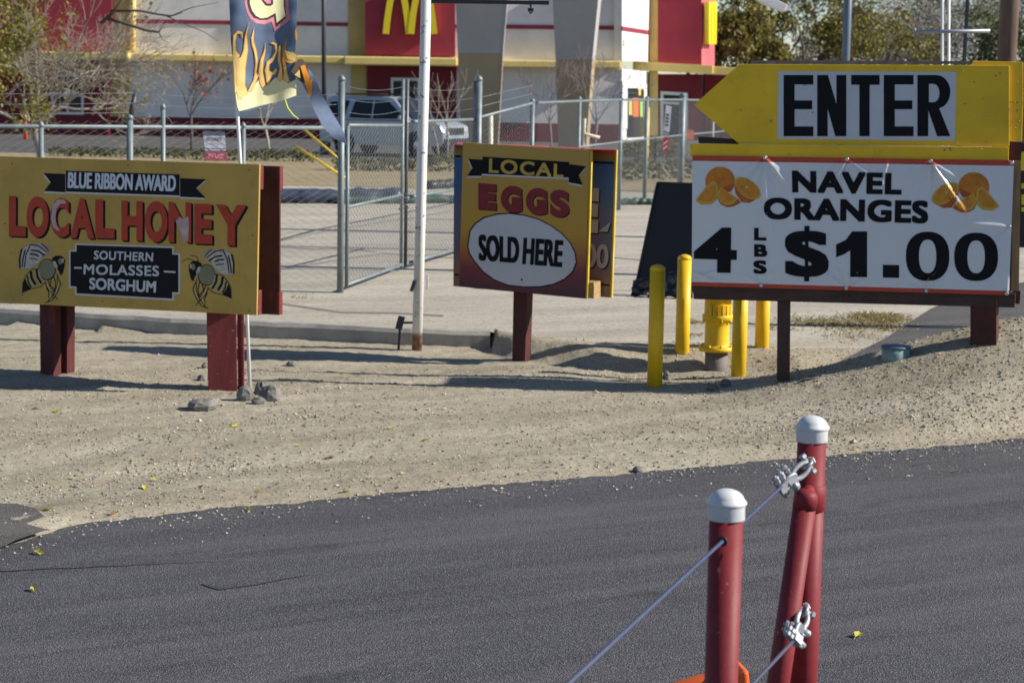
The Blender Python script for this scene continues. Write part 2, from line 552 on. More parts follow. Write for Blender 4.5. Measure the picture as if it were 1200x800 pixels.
# broken asphalt lip continuing the kerb: solid crumbled chunks
b = MB()
random.seed(8)
for (a0, a1, pyy, hh) in [(606, 648, 411, .08), (651, 690, 415, .09), (693, 705, 418, .07), (708, 742, 421, .06)]:
    m = 9
    vs = []
    for i in range(m + 1):
        p = gp(lerp(a0, a1, i / m), pyy + (a1 - a0) * 0.07 * i / m, 0.06)
        e = 0.6 if i in (0, m) else 1.0
        z = .06 + hh * e + random.uniform(-.02, .015); q = random.uniform(-.06, .05)
        vs += [(p.x, p.y - .05 + q, -.06), (p.x, p.y - .02 + q, z - .04), (p.x, p.y + .05 + q, z), (p.x, p.y + .35, z + .01), (p.x, p.y + .40, -.06)]
    fs = [(i * 5 + k, (i + 1) * 5 + k, (i + 1) * 5 + (k + 1) % 5, i * 5 + (k + 1) % 5) for i in range(m) for k in range(5)]
    fs += [tuple(range(5)), tuple(reversed([m * 5 + k for k in range(5)]))]
    b.add(vs, fs)
tag(b.build('broken_kerb', M_CONC), kind='structure')

# ------------------------------------------------------------------ gravel
random.seed(21)
M_PEB = [pm('pebble_light', (0.47, 0.43, 0.36), 0.9), pm('pebble_grey', (0.27, 0.25, 0.23), 0.9), pm('pebble_tan', (0.36, 0.30, 0.215), 0.9), pm('pebble_dark', (0.11, 0.10, 0.095), 0.9)]
b = MB()
OCT = [(1, 0, 0), (-1, 0, 0), (0, 1, 0), (0, -1, 0), (0, 0, 1), (0, 0, -1)]
OF = [(0, 2, 4), (2, 1, 4), (1, 3, 4), (3, 0, 4), (2, 0, 5), (1, 2, 5), (3, 1, 5), (0, 3, 5)]
def pebble(b, x, y, z, r):
    a = random.uniform(0, 6.28); ca, sa = math.cos(a), math.sin(a)
    sx, sy, sz = r * random.uniform(.8, 1.5), r * random.uniform(.7, 1.1), r * random.uniform(.5, .8)
    vs = []
    for ox, oy, oz in OCT:
        px, py = ox * sx * random.uniform(.7, 1.1), oy * sy * random.uniform(.7, 1.1)
        px += random.uniform(-.2, .2) * r; py += random.uniform(-.2, .2) * r
        vs.append((x + px * ca - py * sa, y + px * sa + py * ca, z + oz * sz + sz * .35))
    b.add(vs, OF, random.choices((0, 1, 2, 3), (3, 4, 5, 1.6))[0])
cnt = 0
while cnt < 21000:
    px = random.uniform(-60, 1260); py = random.uniform(378, 660)
    g = gp(px, py)
    if py < 415 + (20 if px < 760 else 0): 
        if px < 1000 and random.random() > .15: continue
    ye = interp(EDGE, g.x)
    t = g.y - ye
    if t < -0.9: continue
    if t < 0.02 and random.random() > (0.55 if t > -.14 else .25 if t > -.4 else .06): continue
    dens = 0.25 + 0.9 * sstep(1.0, 2.6, g.x) + 0.55 * max(0, math.sin(t * 4.1 + 2.6)) * (0.4 + noise.noise((g.x * .8, g.y * .8, 9)))
    dens *= 0.35 + 0.9 * (0.5 + noise.noise((g.x * 1.7, g.y * 2.7, 2)))
    if random.random() > dens: continue
    if g.x < 1 and g.y > 18: continue
    gx, gy = g.x + random.uniform(-.1, .1), g.y + random.uniform(-.1, .1)
    z = max(terrain(gx, gy), 0.0)
    r = random.choice((.0045, .006, .007, .009, .011)) * random.uniform(.7, 1.25)
    if random.random() < .012: r *= 2.0
    pebble(b, gx, gy, z, r); cnt += 1
# the berm's top gets its own share (seen against the drive)
for _ in range(3500):
    x = random.uniform(1.9, 6.0); y = random.uniform(14.2, 17.2)
    if random.random() > 0.25 + 0.75 * sstep(2.2, 3.8, x): continue
    if y < interp(EDGE, x) + .05: continue
    pebble(b, x, y, terrain(x, y), random.choice((.006, .008, .010, .013)) * random.uniform(.7, 1.2))
tag(b.build('gravel', M_PEB), 'loose grey and tan gravel scattered over the dirt shoulder', 'gravel', kind='stuff')

# ------------------------------------------------------------------ rocks
M_ROCK = pm('rock', (0.165, 0.155, 0.145), 0.9, 0.35, 9, 0.4, 0.8, 30)
def rock(px, py, wpx, hpx, label, group=None, seed=0, z=None, squash=1.0):
    g = gp(px, py)
    zz = terrain(g.x, g.y)
    g = gp(px, py, zz)
    zz = terrain(g.x, g.y)
    sc = FPX / g.y
    rx, rz = wpx / sc / 2, hpx / sc * 0.62
    rn = random.Random(seed)
    vs, fs = [], []
    nu, nv = 14, 9
    for j in range(nv + 1):
        ph = math.pi * j / nv
        for i in range(nu):
            th = 2 * math.pi * i / nu
            d = Vector((math.sin(ph) * math.cos(th), math.sin(ph) * math.sin(th), math.cos(ph)))
            k = 1 + 0.28 * noise.noise(d * 1.6 + Vector((seed * 3.3, 1, 2))) + 0.12 * noise.noise(d * 4.5 + Vector((seed, 5, 2)))
            vs.append((d.x * rx * k, d.y * rx * 0.9 * k, (d.z * k) * rz))
    for j in range(nv):
        for i in range(nu):
            i2 = (i + 1) % nu
            fs.append((j * nu + i, (j + 1) * nu + i, (j + 1) * nu + i2, j * nu + i2))
    b = MB().add(vs, fs)
    o = b.build('rock', M_ROCK)
    o.location = (g.x, g.y + rx * .6, zz + rz * 0.38)
    o.rotation_euler.z = rn.uniform(0, 6)
    return tag(o, label, 'rock', group)
rock(236, 481, 36, 17, 'grey rock lying alone in front of the honey sign, left of its near post', seed=1)
rock(287, 470, 22, 19, 'round grey rock at the foot of the thin white flagpole', seed=2)
rock(306, 462, 18, 19, 'pale tan rock leaning behind the thin white flagpole', seed=3)
rock(316, 470, 28, 20, 'largest dark grey rock right of the thin white flagpole', seed=4)
rock(303, 473, 18, 9, 'low dark rock in front of the largest rock right of the flagpole', seed=5)
rock(341, 430, 13, 7, 'small whitish stone on the dirt right of the flagpole', seed=6)
rock(236, 447, 12, 8, 'small stone left of the near honey sign post', seed=7)
rock(240, 432, 9, 8, 'smallest stone in the line left of the near honey sign post', seed=8)
rock(835, 456, 14, 9, 'dark lump of rock beside the yellow bollard nearest the hydrant', seed=9)
rock(851, 453, 14, 11, 'dark rounded rock at the foot of the hydrant bollard', seed=10)
rock(782, 424, 11, 12, 'dark rock between the two yellow bollards left of the hydrant', seed=11)
rock(934, 426, 11, 7, 'dark stone right of the dark post under the orange banner', seed=12)
rock(748, 554, 13, 9, 'small brown clod lying alone on the road edge', seed=13)

# ------------------------------------------------------------------ restaurant across the lot
M_WHITE = pm('white_stucco', (0.72, 0.70, 0.675), 0.85, 0.09, 1.2, 0.3, 0.15, 20)
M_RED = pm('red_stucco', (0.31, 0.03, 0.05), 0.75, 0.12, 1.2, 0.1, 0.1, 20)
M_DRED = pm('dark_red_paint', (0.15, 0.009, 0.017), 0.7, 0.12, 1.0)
M_STRIPE = pm('red_stripe', (0.26, 0.03, 0.06), 0.6, 0.05)
M_YEL = pm('pale_yellow_trim', (0.78, 0.59, 0.2), 0.7, 0.08, 2)
M_TAN = pm('tan_stucco', (0.47, 0.36, 0.14), 0.8, 0.1, 1.5)
M_ARCH = pm('bright_yellow', (0.85, 0.66, 0.02), 0.45, 0.05)
M_GLASS, t_, b_ = nodes('dark_glass')
b_.inputs['Base Color'].default_value = (0.012, 0.016, 0.02, 1); b_.inputs['Roughness'].default_value = 0.15; b_.inputs['Specular IOR Level'].default_value = 0.3
M_FRAME = pm('white_frame', (0.6, 0.62, 0.63), 0.5, 0.05)

B0 = yp(480, 160, 78); B0.z = LZ
PB = Plane(B0, -3.5)
rest = thing('restaurant', 'white and dark red fast food restaurant with yellow ledges across the lot', 'restaurant', B0)
b = MB()
b.slab(PB, [(-60, -70), (729, -60), (729, 176), (-60, 168)], 0, 7.0)
b.build('wall', M_WHITE, rest)
b = MB()
b.slab(PB, [(158, 22.5), (428, 27), (428, 31.5), (158, 27.5)], 0.03, 0.05)
b.slab(PB, [(533, 28.5), (729, 30.5), (729, 35.5), (533, 33.5)], 0.03, 0.05)
b.build('stripe', M_STRIPE, rest)
b = MB()
b.slab(PB, [(129.3, 137), (429.5, 140), (429.5, 172), (129.3, 170)], 0.14, 0.15)
b.slab(PB, [(535, 143), (729, 146), (729, 178), (535, 174)], 0.05, 0.06)
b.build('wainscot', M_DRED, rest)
b = MB()
b.slab(PB, [(-60, 58.5), (150, 62), (150, 70), (-60, 66)], 1.0, 1.0)
b.slab(PB, [(150, 62.5), (403, 66), (403, 75), (150, 71.5)], 0.9, 0.9)
b.slab(PB, [(403, 66), (536, 68), (536, 78), (403, 76)], 1.3, 1.3)
b.slab(PB, [(536, 70), (728, 71.5), (728, 80.5), (536, 79)], 0.9, 0.9)
bevel(b.build('ledge', M_YEL, rest), 0.05)
# left tower
b = MB()
b.slab(PB, [(-60, -70), (131, -70), (131, 62), (-60, 59)], 0.35, 0.35)
b.build('red_tower', M_RED, rest)
b = MB()
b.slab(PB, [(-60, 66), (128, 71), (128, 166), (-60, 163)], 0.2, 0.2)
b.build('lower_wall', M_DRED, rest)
for q_, o__ in (([(131, -70), (153, -70), (153, 62), (131, 62)], .1), ([(129.5, 71), (152, 71.5), (152, 137), (129.5, 137)], .12), ([(408, -70), (428, -70), (428, 67), (408, 67)], .1), ([(412, 76), (430, 76), (430, 140), (412, 140)], .12)):
    MB().slab(PB, q_, o__, o__).build('tan_column', M_TAN, rest)
MB().tube([PB.at(155.5, 71, .2), PB.at(156, -40, .2)], 0.11, 10).build('round_trim', M_YEL, rest)
MB().tube([PB.at(149.5, 73, 1.0), PB.at(149.5, 60, 1.0)], 0.11, 10).build('round_trim', M_YEL, rest)
b = MB()
b.slab(PB, [(125.5, 71), (129, 71), (129, 167), (125.5, 167)], 0.38, 0.38)
b.build('corner_trim', M_RED, rest)
wdw = MB().rect(PB, 60, 86, 98, 134, 0.26, 0.1).build('window', M_FRAME, rest)
b = MB()
for (x0, x1) in ((63, 78), (81, 95)):
    for (y0, y1) in ((90, 108), (113, 131)):
        b.rect(PB, x0, y0, x1, y1, 0.275, 0.03)
b.build('pane', M_GLASS, wdw)
# middle tower with the golden arches
b = MB()
b.slab(PB, [(428, -70), (533.5, -70), (533.5, 66.5), (428, 65)], 0.7, 0.7)
b.build('red_tower', M_RED, rest)
b = MB()
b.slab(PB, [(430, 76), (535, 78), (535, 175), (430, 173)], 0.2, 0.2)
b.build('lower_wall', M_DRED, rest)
dr = MB().rect(PB, 458, 91, 492, 166, 0.26, 0.1).build('door', M_FRAME, rest)
b = MB()
b.rect(PB, 461, 95, 474, 116, 0.275, 0.03); b.rect(PB, 477, 95, 489, 116, 0.275, 0.03); b.rect(PB, 461, 119, 474, 164, 0.275, 0.03); b.rect(PB, 477, 119, 489, 164, .275, .03)
b.build('pane', M_GLASS, dr)
def arches(plane, cx, y0, y1, hw, off, wd=8.0, tk=0.16):
    """the two yellow arches of the wall logo"""
    b = MB()
    for sgn in (-1, 1):
        ctr = cx + sgn * hw * 0.5
        pts = []
        for i in range(25):
            a = -1 + 2 * i / 24
            pts.append((ctr + a * hw * 0.46, y1 - (y1 - y0) * (1 - abs(a) ** 2.6)))
        l, r = [], []
        for i, (x, y) in enumerate(pts):
            q0 = pts[max(0, i - 1)]; q1 = pts[min(24, i + 1)]
            dx, dy = q1[0] - q0[0], q1[1] - q0[1]; q = math.hypot(dx, dy)
            ww = wd * (0.82 if 6 < i < 18 else 1.0)
            l.append((x - dy / q * ww / 2, y + dx / q * ww / 2)); r.append((x + dy / q * ww / 2, y - dx / q * ww / 2))
        b.slab(plane, l + r[::-1], off + (0.012 if sgn > 0 else 0), tk)
    return b
arches(PB, 480.5, -14, 40, 29.5, 0.95, 7.6, 0.2).build('arches_logo', M_ARCH, rest)
# receding right wall, sunlit
C1 = PB.at(729, 100, 0); C1.z = 0
PW = Plane(C1, -78)
b = MB()
b.slab(PW, [(729, -60), (764, -48), (764, 72.5), (729, 71.5)], 0.0, 0.3)
b.slab(PW, [(729, 81), (764, 85), (764, 165), (729, 176)], 0.0, 0.3)
b.build('side_wall', M_WHITE, rest)
b = MB()
b.slab(PW, [(729.2, 31), (761, 36), (761, 41), (729.2, 36.2)], 0.02, 0.04)
b.build('stripe', M_STRIPE, rest)
b = MB()
b.slab(PW, [(730.5, 47), (732.5, 47), (732.5, 48), (730.5, 47.8)], .02, .03); b.slab(PW, [(730.8, 49), (732, 49), (732, 51), (730.8, 51)], .02, .03); b.slab(PW, [(730.6, 52), (732.6, 52.2), (732.6, 54), (730.6, 54)], .02, .03)
b.build('house_number', pm('dark_grey_paint', (0.08, 0.08, 0.08)), rest)
C2 = PW.at(764, 100, 0)
PT = Plane(C2 + Vector((0, -1.0, 0)), 2.0)
b = MB()
b.slab(PT, [(761, -60), (771, -60), (771, 166), (761, 166)], 0.15, 0.5)
b.build('yellow_column', M_YEL, rest)
b = MB()
b.slab(PT, [(771, -60), (822, -60), (822, 76), (771, 75)], 0.4, 3.0)
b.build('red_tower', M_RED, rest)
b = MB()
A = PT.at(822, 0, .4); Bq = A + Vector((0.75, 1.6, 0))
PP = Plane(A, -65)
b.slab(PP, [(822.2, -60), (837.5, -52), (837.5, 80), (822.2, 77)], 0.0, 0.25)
b.build('tower_side', pm('sunlit_red_stucco', (0.5, 0.12, 0.14), 0.8, .1, 1.2), rest)  # lighter copy of the tower red, sunlight put into the colour
b = MB()
b.slab(PT, [(742, 72), (836, 77), (836, 87), (742, 82)], 0.7, 0.7)
b.slab(PT, [(836, 78), (872, 80), (872, 89), (836, 87.5)], 0.5, 0.5)
bevel(b.build('ledge', M_YEL, rest), 0.04)
b = MB()
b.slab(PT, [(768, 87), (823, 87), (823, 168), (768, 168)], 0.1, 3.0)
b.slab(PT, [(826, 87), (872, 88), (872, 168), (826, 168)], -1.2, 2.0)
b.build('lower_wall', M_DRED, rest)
dr = MB().slab(PT, [(774, 107), (806, 109), (806, 168), (774, 168)], 0.2, 0.12).build('door', M_FRAME, rest)
b = MB()
b.slab(PT, [(777.5, 111), (802.5, 112.5), (802.5, 120), (777.5, 119)], .215, .03); b.slab(PT, [(777.5, 122), (802.5, 123.5), (802.5, 167), (777.5, 167)], .215, .03)
b.build('pane', M_GLASS, dr)
wdw = MB().slab(PW, [(729.8, 95), (758, 98), (758, 150), (729.8, 151)], .04, 0.1).build('window', pm('white_trim', (0.75, 0.75, 0.74), .5, .04), rest)
MB().slab(PW, [(736, 103), (755, 105), (755, 160), (736, 161)], .06, 0.05).build('pane', M_GLASS, wdw)
b = MB()
b.slab(PW, [(737, 118), (741, 118), (741, 135), (737, 135)], .075, .01, 0); b.slab(PW, [(742, 115), (748.5, 115), (748.5, 137), (742, 137)], .075, .01, 1)
b.slab(PW, [(750, 119), (753.5, 119), (753.5, 137), (750, 137)], .075, .01, 2); b.slab(PW, [(748.5, 104.5), (751, 104.5), (751, 112), (748.5, 112)], .075, .01, 0)
b.build('poster', [pm('poster_yellow', (.6, .5, .12)), pm('poster_orange', (.7, .16, .04)), pm('poster_green', (.35, .6, .15))], wdw)
# edge-on arches on the tower's side
b = MB()
for k in range(3):
    b.slab(PP, [(831 + k * 3.4, 2), (833.6 + k * 3.4, 2), (833.2 + k * 3.2, 52), (831 + k * 3.2, 52)], 0.3, 0.2)
b.build('arches_logo', M_ARCH, rest)

# the two tapering legs of the restaurant's pylon
PL = Plane(yp(610, 180, 62), 8.0)
pyl = thing('sign_pylon', 'two tall tapering grey and brown pylon legs in front of the restaurant', 'pylon', yp(610, 185, 62))
M_PG = pm('pylon_grey', (0.36, 0.35, 0.34), 0.8, 0.06, 1.5)
M_PB = pm('pylon_brown', (0.33, 0.26, 0.165), 0.8, 0.06, 1.5)
for (tx0, tx1, mx0, mx1, my, bx0, bx1) in ((531, 595, 536.5, 585, 62, 542, 578), (645, 707, 651, 694, 69.5, 655, 685)):
    lg = MB().slab(PL, [(tx0, -60), (tx1, -60), (mx1, my + .5), (mx0, my)], 0, 0.9).build('leg', M_PG, pyl)
    MB().slab(PL, [(mx0, my), (mx1, my + .5), (bx1, 196), (bx0, 195.5)], 0, 0.9).build('lower_leg', M_PB, lg)

# lamp pole in the parking lot
M_DPOLE = pm('dark_bronze', (0.05, 0.05, 0.06), 0.5)
lp = thing('lamp_pole', 'slim dark lamp pole on round concrete base before the white wall', 'lamp pole', yp(381, 182, 62))
f = ORG[lp.name].copy(); f.z = LZ
b = MB(); b.tube([f, f + Vector((0, 0, 0.8))], 0.16, 14); b.build('concrete_base', M_CONC, lp)
b = MB(); b.tube([f + Vector((-.03, 0, .8)), f + Vector((-0.1, 0, 7.0))], [0.075, 0.06], 10); b.build('pole', M_DPOLE, lp)

# ------------------------------------------------------------------ parked car
car = thing('parked_car', 'silver grey sport utility car parked by the restaurant behind the gate', 'car', (0, 0, 0))
M_CAR = pm('silver_paint', (0.33, 0.38, 0.45), 0.25, 0.03, 1, metal=0.2, spec=0.6)
M_TRIM = pm('black_trim', (0.02, 0.02, 0.022), 0.5)
M_TYRE = pm('rubber', (0.02, 0.02, 0.02), 0.85)
M_RIM = pm('alloy', (0.5, 0.5, 0.52), 0.3, metal=0.8)
L2 = 2.5
def loft(b, prof_low, hw, prof=None):
    pass
# lower body: side profile extruded with a slight belly
low = [(-2.5, .45), (-2.52, .75), (-2.48, 1.1), (2.1, 1.12), (2.42, 1.02), (2.55, .8), (2.55, .5), (2.45, .36), (1.98, .36), (1.9, .6), (1.72, .78), (1.48, .82), (1.24, .78), (1.06, .6), (0.98, .34), (-1.02, .34), (-1.1, .6), (-1.28, .78), (-1.52, .82), (-1.76, .78), (-1.94, .6), (-2.02, .4)]
def extr(b, prof, ys, scl=None, mi=0):
    n = len(prof); vs = []
    for k, y in enumerate(ys):
        s_ = scl[k] if scl else (1, 0)
        vs += [(x * s_[0] + s_[1], y, z) for x, z in prof]
    fs = [(k * n + i, k * n + (i + 1) % n, (k + 1) * n + (i + 1) % n, (k + 1) * n + i) for k in range(len(ys) - 1) for i in range(n)]
    b.add(vs, fs, mi)
    for k, rev in ((0, False), (len(ys) - 1, True)):
        tri = tessellate_polygon([[Vector((x, z, 0)) for x, z in prof]])
        b.add([vs[k * n + i] for i in range(n)], [tuple(reversed(t)) if rev else tuple(t) for t in tri], mi)
    return b
b = MB(); extr(b, low, [-.98, -.9, .9, .98], [(.985, 0), (1, 0), (1, 0), (.985, 0)])
cbody = bevel(b.build('body', M_CAR, car), 0.05, 3)
b = MB()
gh = [(-2.42, 1.1), (-2.3, 1.78), (-2.1, 1.86), (0.2, 1.88), (0.45, 1.82), (1.25, 1.12)]
n = len(gh)
def yw(z): return lerp(.93, .74, (z - 1.1) / .78)
vs = [(x, -yw(z), z) for x, z in gh] + [(x, yw(z), z) for x, z in gh]
b.add(vs, [tuple(range(n)), tuple(reversed(range(n, 2 * n)))] + [((i + 1) % n, i, n + i, n + (i + 1) % n) for i in range(n)])
bevel(b.build('cabin', M_CAR, car), 0.06, 3)
for sd in (-1, 1):
    for poly in ([(-2.22, 1.2), (-2.13, 1.68), (-1.35, 1.74), (-1.52, 1.2)], [(-1.3, 1.2), (-1.12, 1.75), (-.4, 1.76), (-.42, 1.18)], [(-.34, 1.18), (-.33, 1.76), (.22, 1.74), (.98, 1.2)]):
        b = MB()
        q = [(x, sd * (yw(z) + .012), z) for x, z in poly]; q2 = [(x, sd * (yw(z) - .03), z) for x, z in poly]
        k = len(q)
        b.add(q + q2, [tuple(range(k)) if sd < 0 else tuple(reversed(range(k)))] + [(i, (i + 1) % k, k + (i + 1) % k, k + i) for i in range(k)])
        b.build('window', M_GLASS, car)
    b = MB(); b.tube([(-2.0, sd * .66, 1.93), (.1, sd * .66, 1.95)], .025, 6); b.build('roof_rail', M_TRIM, car)
    b = MB(); b.box((.85, sd * 1.04, 1.22), (.14, .2, .16)); bevel(b.build('mirror', M_CAR, car), .04)
    for hx in (-.5, .45):
        b = MB(); b.box((hx - .25, sd * .99, .98), (.2, .03, .035)); b.build('handle', M_TRIM, car)
    for wx in (-1.52, 1.48):
        b = MB(); b.lathe((wx, sd * .74, .38), [(.25, 0), (.38, .03), (.39, .12), (.38, .2), (.25, .235)] if True else 0, 24, axis=(0, sd, 0)); wh = b.build('wheel', M_TYRE, car)
        b = MB(); b.lathe((wx, sd * .93, .38), [(.06, 0), (.25, .01), (.24, .045), (.2, .02), (.08, .06)], 20, axis=(0, sd, 0)); b.build('rim', M_RIM, wh)
    b = MB(); b.box((2.42, sd * .74, .88), (.22, .36, .2)); bevel(b.build('headlight', pm('headlight', (.8, .82, .85), .12, .02, metal=.5), car), .05)
    b = MB(); b.box((-2.47, sd * .82, 1.0), (.12, .22, .42)); b.build('tail_light', pm('red_lens', (.4, .02, .02), .2), car)
b = MB(); b.box((2.53, 0, .82), (.06, 1.1, .22)); b.build('grille', M_TRIM, car)
b = MB(); b.box((2.53, 0, .5), (.1, 1.84, .2)); b.build('bumper', M_TRIM, car)
b = MB(); b.add([(.48, -.66, 1.815), (.48, .66, 1.815), (1.22, .84, 1.17), (1.22, -.84, 1.17)], [(0, 1, 2, 3)])
bevel(b.build('windscreen', M_GLASS, car), .001).location = (.03, 0, .035)
cp_ = gp(463, 184, LZ)
car.location = (cp_.x - .1, cp_.y + .9, LZ + .012)
car.rotation_euler.z = math.radians(-24)
car.scale = (.82, .9, .93)

# ------------------------------------------------------------------ fences and gate
M_GALV = pm('galvanised_steel', (0.17, 0.205, 0.22), 0.5, 0.25, 8, 0.35, metal=0.2)
M_WIRE = pm('fence_wire', (0.33, 0.35, 0.36), 0.55, 0.1, metal=0.2)
def chain(b, A, Bp, z0, z1, z1b=None, w_=0.065, r=0.0026):
    """woven diamond wires between two plan points; z1..z1b is the top edge"""
    A = Vector((A[0], A[1], 0)); Bp = Vector((Bp[0], Bp[1], 0))
    L = (Bp - A).length; u = (Bp - A) / L
    nrm = Vector((-u.y, u.x, 0))
    z1b = z1 if z1b is None else z1b
    n = int(L / w_)
    for k in range(n):
        zt = lerp(z1, z1b, k / n)
        m = int((zt - z0) / w_ * 2.0)
        pts = [A + u * ((k + 0.5 + (0.5 if (i + k) % 2 else -0.5)) * w_) + nrm * (0.003 if i % 2 else -0.003) + Vector((0, 0, z0 + (zt - z0) * i / m)) for i in range(m + 1)]
        vs, fs = [], []
        for i, p in enumerate(pts):
            vs += [p + u * r, p + (nrm * 0.87 - u * 0.5) * r, p - (nrm * 0.87 + u * 0.5) * r]
        for i in range(m):
            for q in range(3):
                q2 = (q + 1) % 3
                fs.append((i * 3 + q, i * 3 + q2, i * 3 + 3 + q2, i * 3 + 3 + q))
        b.add(vs, fs)
def vz(px, py, Y): return yp(px, py, Y).z

G0 = gp(399, 343, LZ); G1 = gp(470, 318, LZ); G1b = gp(475, 317, LZ); G2 = gp(561, 293, LZ)
# left run
fl = thing('chain_link_fence', 'chain link fence with barbed wire arm running behind the honey sign', 'fence', G0)
LE = yp(-75, 147.5, 19.5)
dirl = Vector((LE.x - G0.x, LE.y - G0.y, 0)); LEN = dirl.length; dirl /= LEN
END = G0 + dirl * (LEN + 2.5)
ztop = vz(400, 150, G0.y)
b = MB(); chain(b, (G0.x, G0.y), (END.x, END.y), LZ + .03, ztop + .055); b.build('wire_mesh', M_WIRE, fl)
def onrun(px):
    d = ray(px, 150); d.z = 0
    # intersection of the plan ray with the run
    den = d.x * dirl.y - d.y * dirl.x
    t = (G0.x * dirl.y - G0.y * dirl.x) / den
    return Vector((d.x * t, d.y * t, 0))
b = MB(); b.tube([(G0.x, G0.y, ztop), (END.x, END.y, ztop)], 0.021, 8); b.build('top_rail', M_GALV, fl)
for px, top, r in ((400, 95, .035), (285, 150, .026), (191, 128, .024), (152, 140, .034), (48, 149, .026), (-60, 149, .03)):
    p = onrun(px)
    b = MB(); b.tube([(p.x, p.y, LZ - .1), (p.x, p.y, vz(px, top, p.y))], r, 10); b.lathe((p.x, p.y, vz(px, top, p.y)), [(r * 1.15, 0), (r * 1.1, .03), (r * .4, .06)], 10)
    pst = b.build('post', M_GALV, fl)
p = onrun(152)
b = MB(); b.tube([(p.x, p.y, vz(152, 142, p.y)), yp(159, 107, p.y + .05)], [.034, .022], 8); b.build('barb_arm', M_DPOLE, fl)
b = MB()
for k, yy in enumerate((109, 121, 132)):
    pa = yp(158.5 - k * 2.2, yy, p.y); pb = G0.copy(); pb.z = vz(400, yy + 1.0, G0.y)
    pts = [pa.lerp(pb, i / 12) + Vector((0, 0, -.05 * math.sin(math.pi * i / 12))) for i in range(13)]
    b.tube(pts, .0022, 4)
    pl = END.copy(); pl.z = pa.z + .02
    b.tube([pa.lerp(pl, i / 8) + Vector((0, 0, -.04 * math.sin(math.pi * i / 8))) for i in range(9)], .0022, 4)
b.build('barbed_wire', M_GALV, fl)
# gate leaves
def leaf(A, Bp, za, zb, mid, zbar, label):
    g = thing('gate', label, 'gate', A)
    b = MB()
    zt = za; zt2 = zb
    a0 = Vector((A.x, A.y, 0)); b0 = Vector((Bp.x, Bp.y, 0))
    Z = lambda p, z: Vector((p.x, p.y, z))
    b.tube([Z(a0, LZ + .06), Z(a0, zt)], .021, 8); b.tube([Z(b0, LZ + .03), Z(b0, zbar)], .021, 8)
    b.tube([Z(a0, zt), Z(b0, zt2)], .019, 8); b.tube([Z(a0, LZ + .08), Z(b0, LZ + .08)], .021, 8); b.tube([Z(a0, mid), Z(b0, mid)], .017, 8)
    b.build('frame', M_GALV, g)
    b = MB(); chain(b, (A.x, A.y), (Bp.x, Bp.y), LZ + .08, zt, zt2); b.build('wire_mesh', M_WIRE, g)
    b = MB()
    tb = Z(b0, zbar)
    for k in range(3):
        zz = lerp(zt, vz(400, 97, G0.y), (k + 1) / 3.3)
        q = [Z(a0, zz).lerp(Z(b0, zz), i / 8) + Vector((0, 0, -.04 * math.sin(math.pi * i / 8))) for i in range(9)]
        b.tube(q, .0022, 4)
    b.build('barbed_wire', M_GALV, g)
    return g
leaf(G0 + Vector((.06, .05, 0)), G1, vz(406, 147, G0.y), vz(467, 147, G1.y), vz(404, 243, G0.y), vz(467, 93, G1.y), 'narrow chain link gate leaf hinged on the tall post left of the white pole')
lg2 = leaf(G1b, G2 + Vector((-.08, -.05, 0)), vz(480, 143, G1b.y), vz(556, 140, G2.y), vz(475, 232, G1b.y), vz(478, 93, G1b.y), 'chain link gate leaf opening away behind the white pole, beside the egg sign')
b = MB(); 
for z0, z1 in ((vz(478, 225, G1b.y), vz(478, 245, G1b.y)),):
    mid = (G1 + G1b) / 2
    pts = [Vector((mid.x + .06 * math.cos(i * 1.1), mid.y - .03, lerp(z0, z1, i / 14)) ) for i in range(15)]
    b.tube(pts, .012, 6)
    b.tube([Vector((G1b.x, G1b.y, vz(478, 93, G1b.y))), Vector((G1b.x, G1b.y, LZ + .05))], .021, 8)
b.build('chain_and_latch', pm('dark_steel', (.16, .16, .17), .5, metal=.6), lg2)
# right run
fr = thing('chain_link_fence', 'long galvanised chain link fence receding behind the egg and orange signs', 'fence', G2)
E3 = gp(757, 237, LZ)
dr_ = Vector((E3.x - G2.x, E3.y - G2.y, 0)).normalized()
def onr(px):
    d = ray(px, 120)
    den = d.x * dr_.y - d.y * dr_.x
    t = (G2.x * dr_.y - G2.y * dr_.x) / den
    return Vector((d.x * t, d.y * t, 0))
rp = [(561, 138), (624, 121), (679, 118.5), (728, 117), (758, 117), (800, 117), (836, 118), (900, 120)]
R = []
for px, py in rp:
    p = onr(px); R.append(Vector((p.x, p.y, vz(px, py, p.y))))
b = MB()
for p, q in zip(R, R[1:]): chain(b, p, q, LZ + .04, p.z, q.z, 0.07, .0023)
b.build('wire_mesh', M_WIRE, fr)
b = MB(); b.tube(R, .021, 8); b.build('top_rail', M_GALV, fr)
b = MB(); b.tube([Vector((p.x, p.y, lerp(LZ, p.z, .62) if i > 1 else LZ + 1.1)) for i, p in enumerate(R)][2:], .018, 6); b.build('middle_rail', M_GALV, fr)
for (px, top, r) in ((561, 95, .045), (624, 121, .036), (679, 118, .034), (728, 117, .034), (758, 117, .04), (800, 113, .07), (836, 118, .036)):
    p = onr(px)
    b = MB(); b.tube([(p.x, p.y, LZ - .1), (p.x, p.y, vz(px, top, p.y))], r, 10); b.lathe((p.x, p.y, vz(px, top, p.y)), [(r * 1.12, 0), (r, .04), (r * .4, .07)], 10)
    b.build('post', M_GALV, fr)
b = MB()
for dz in (.14, .26):
    b.tube([p + Vector((0, 0, dz)) for p in R[:2]] , .004, 4)
b.build('barbed_wire', M_GALV, fr)

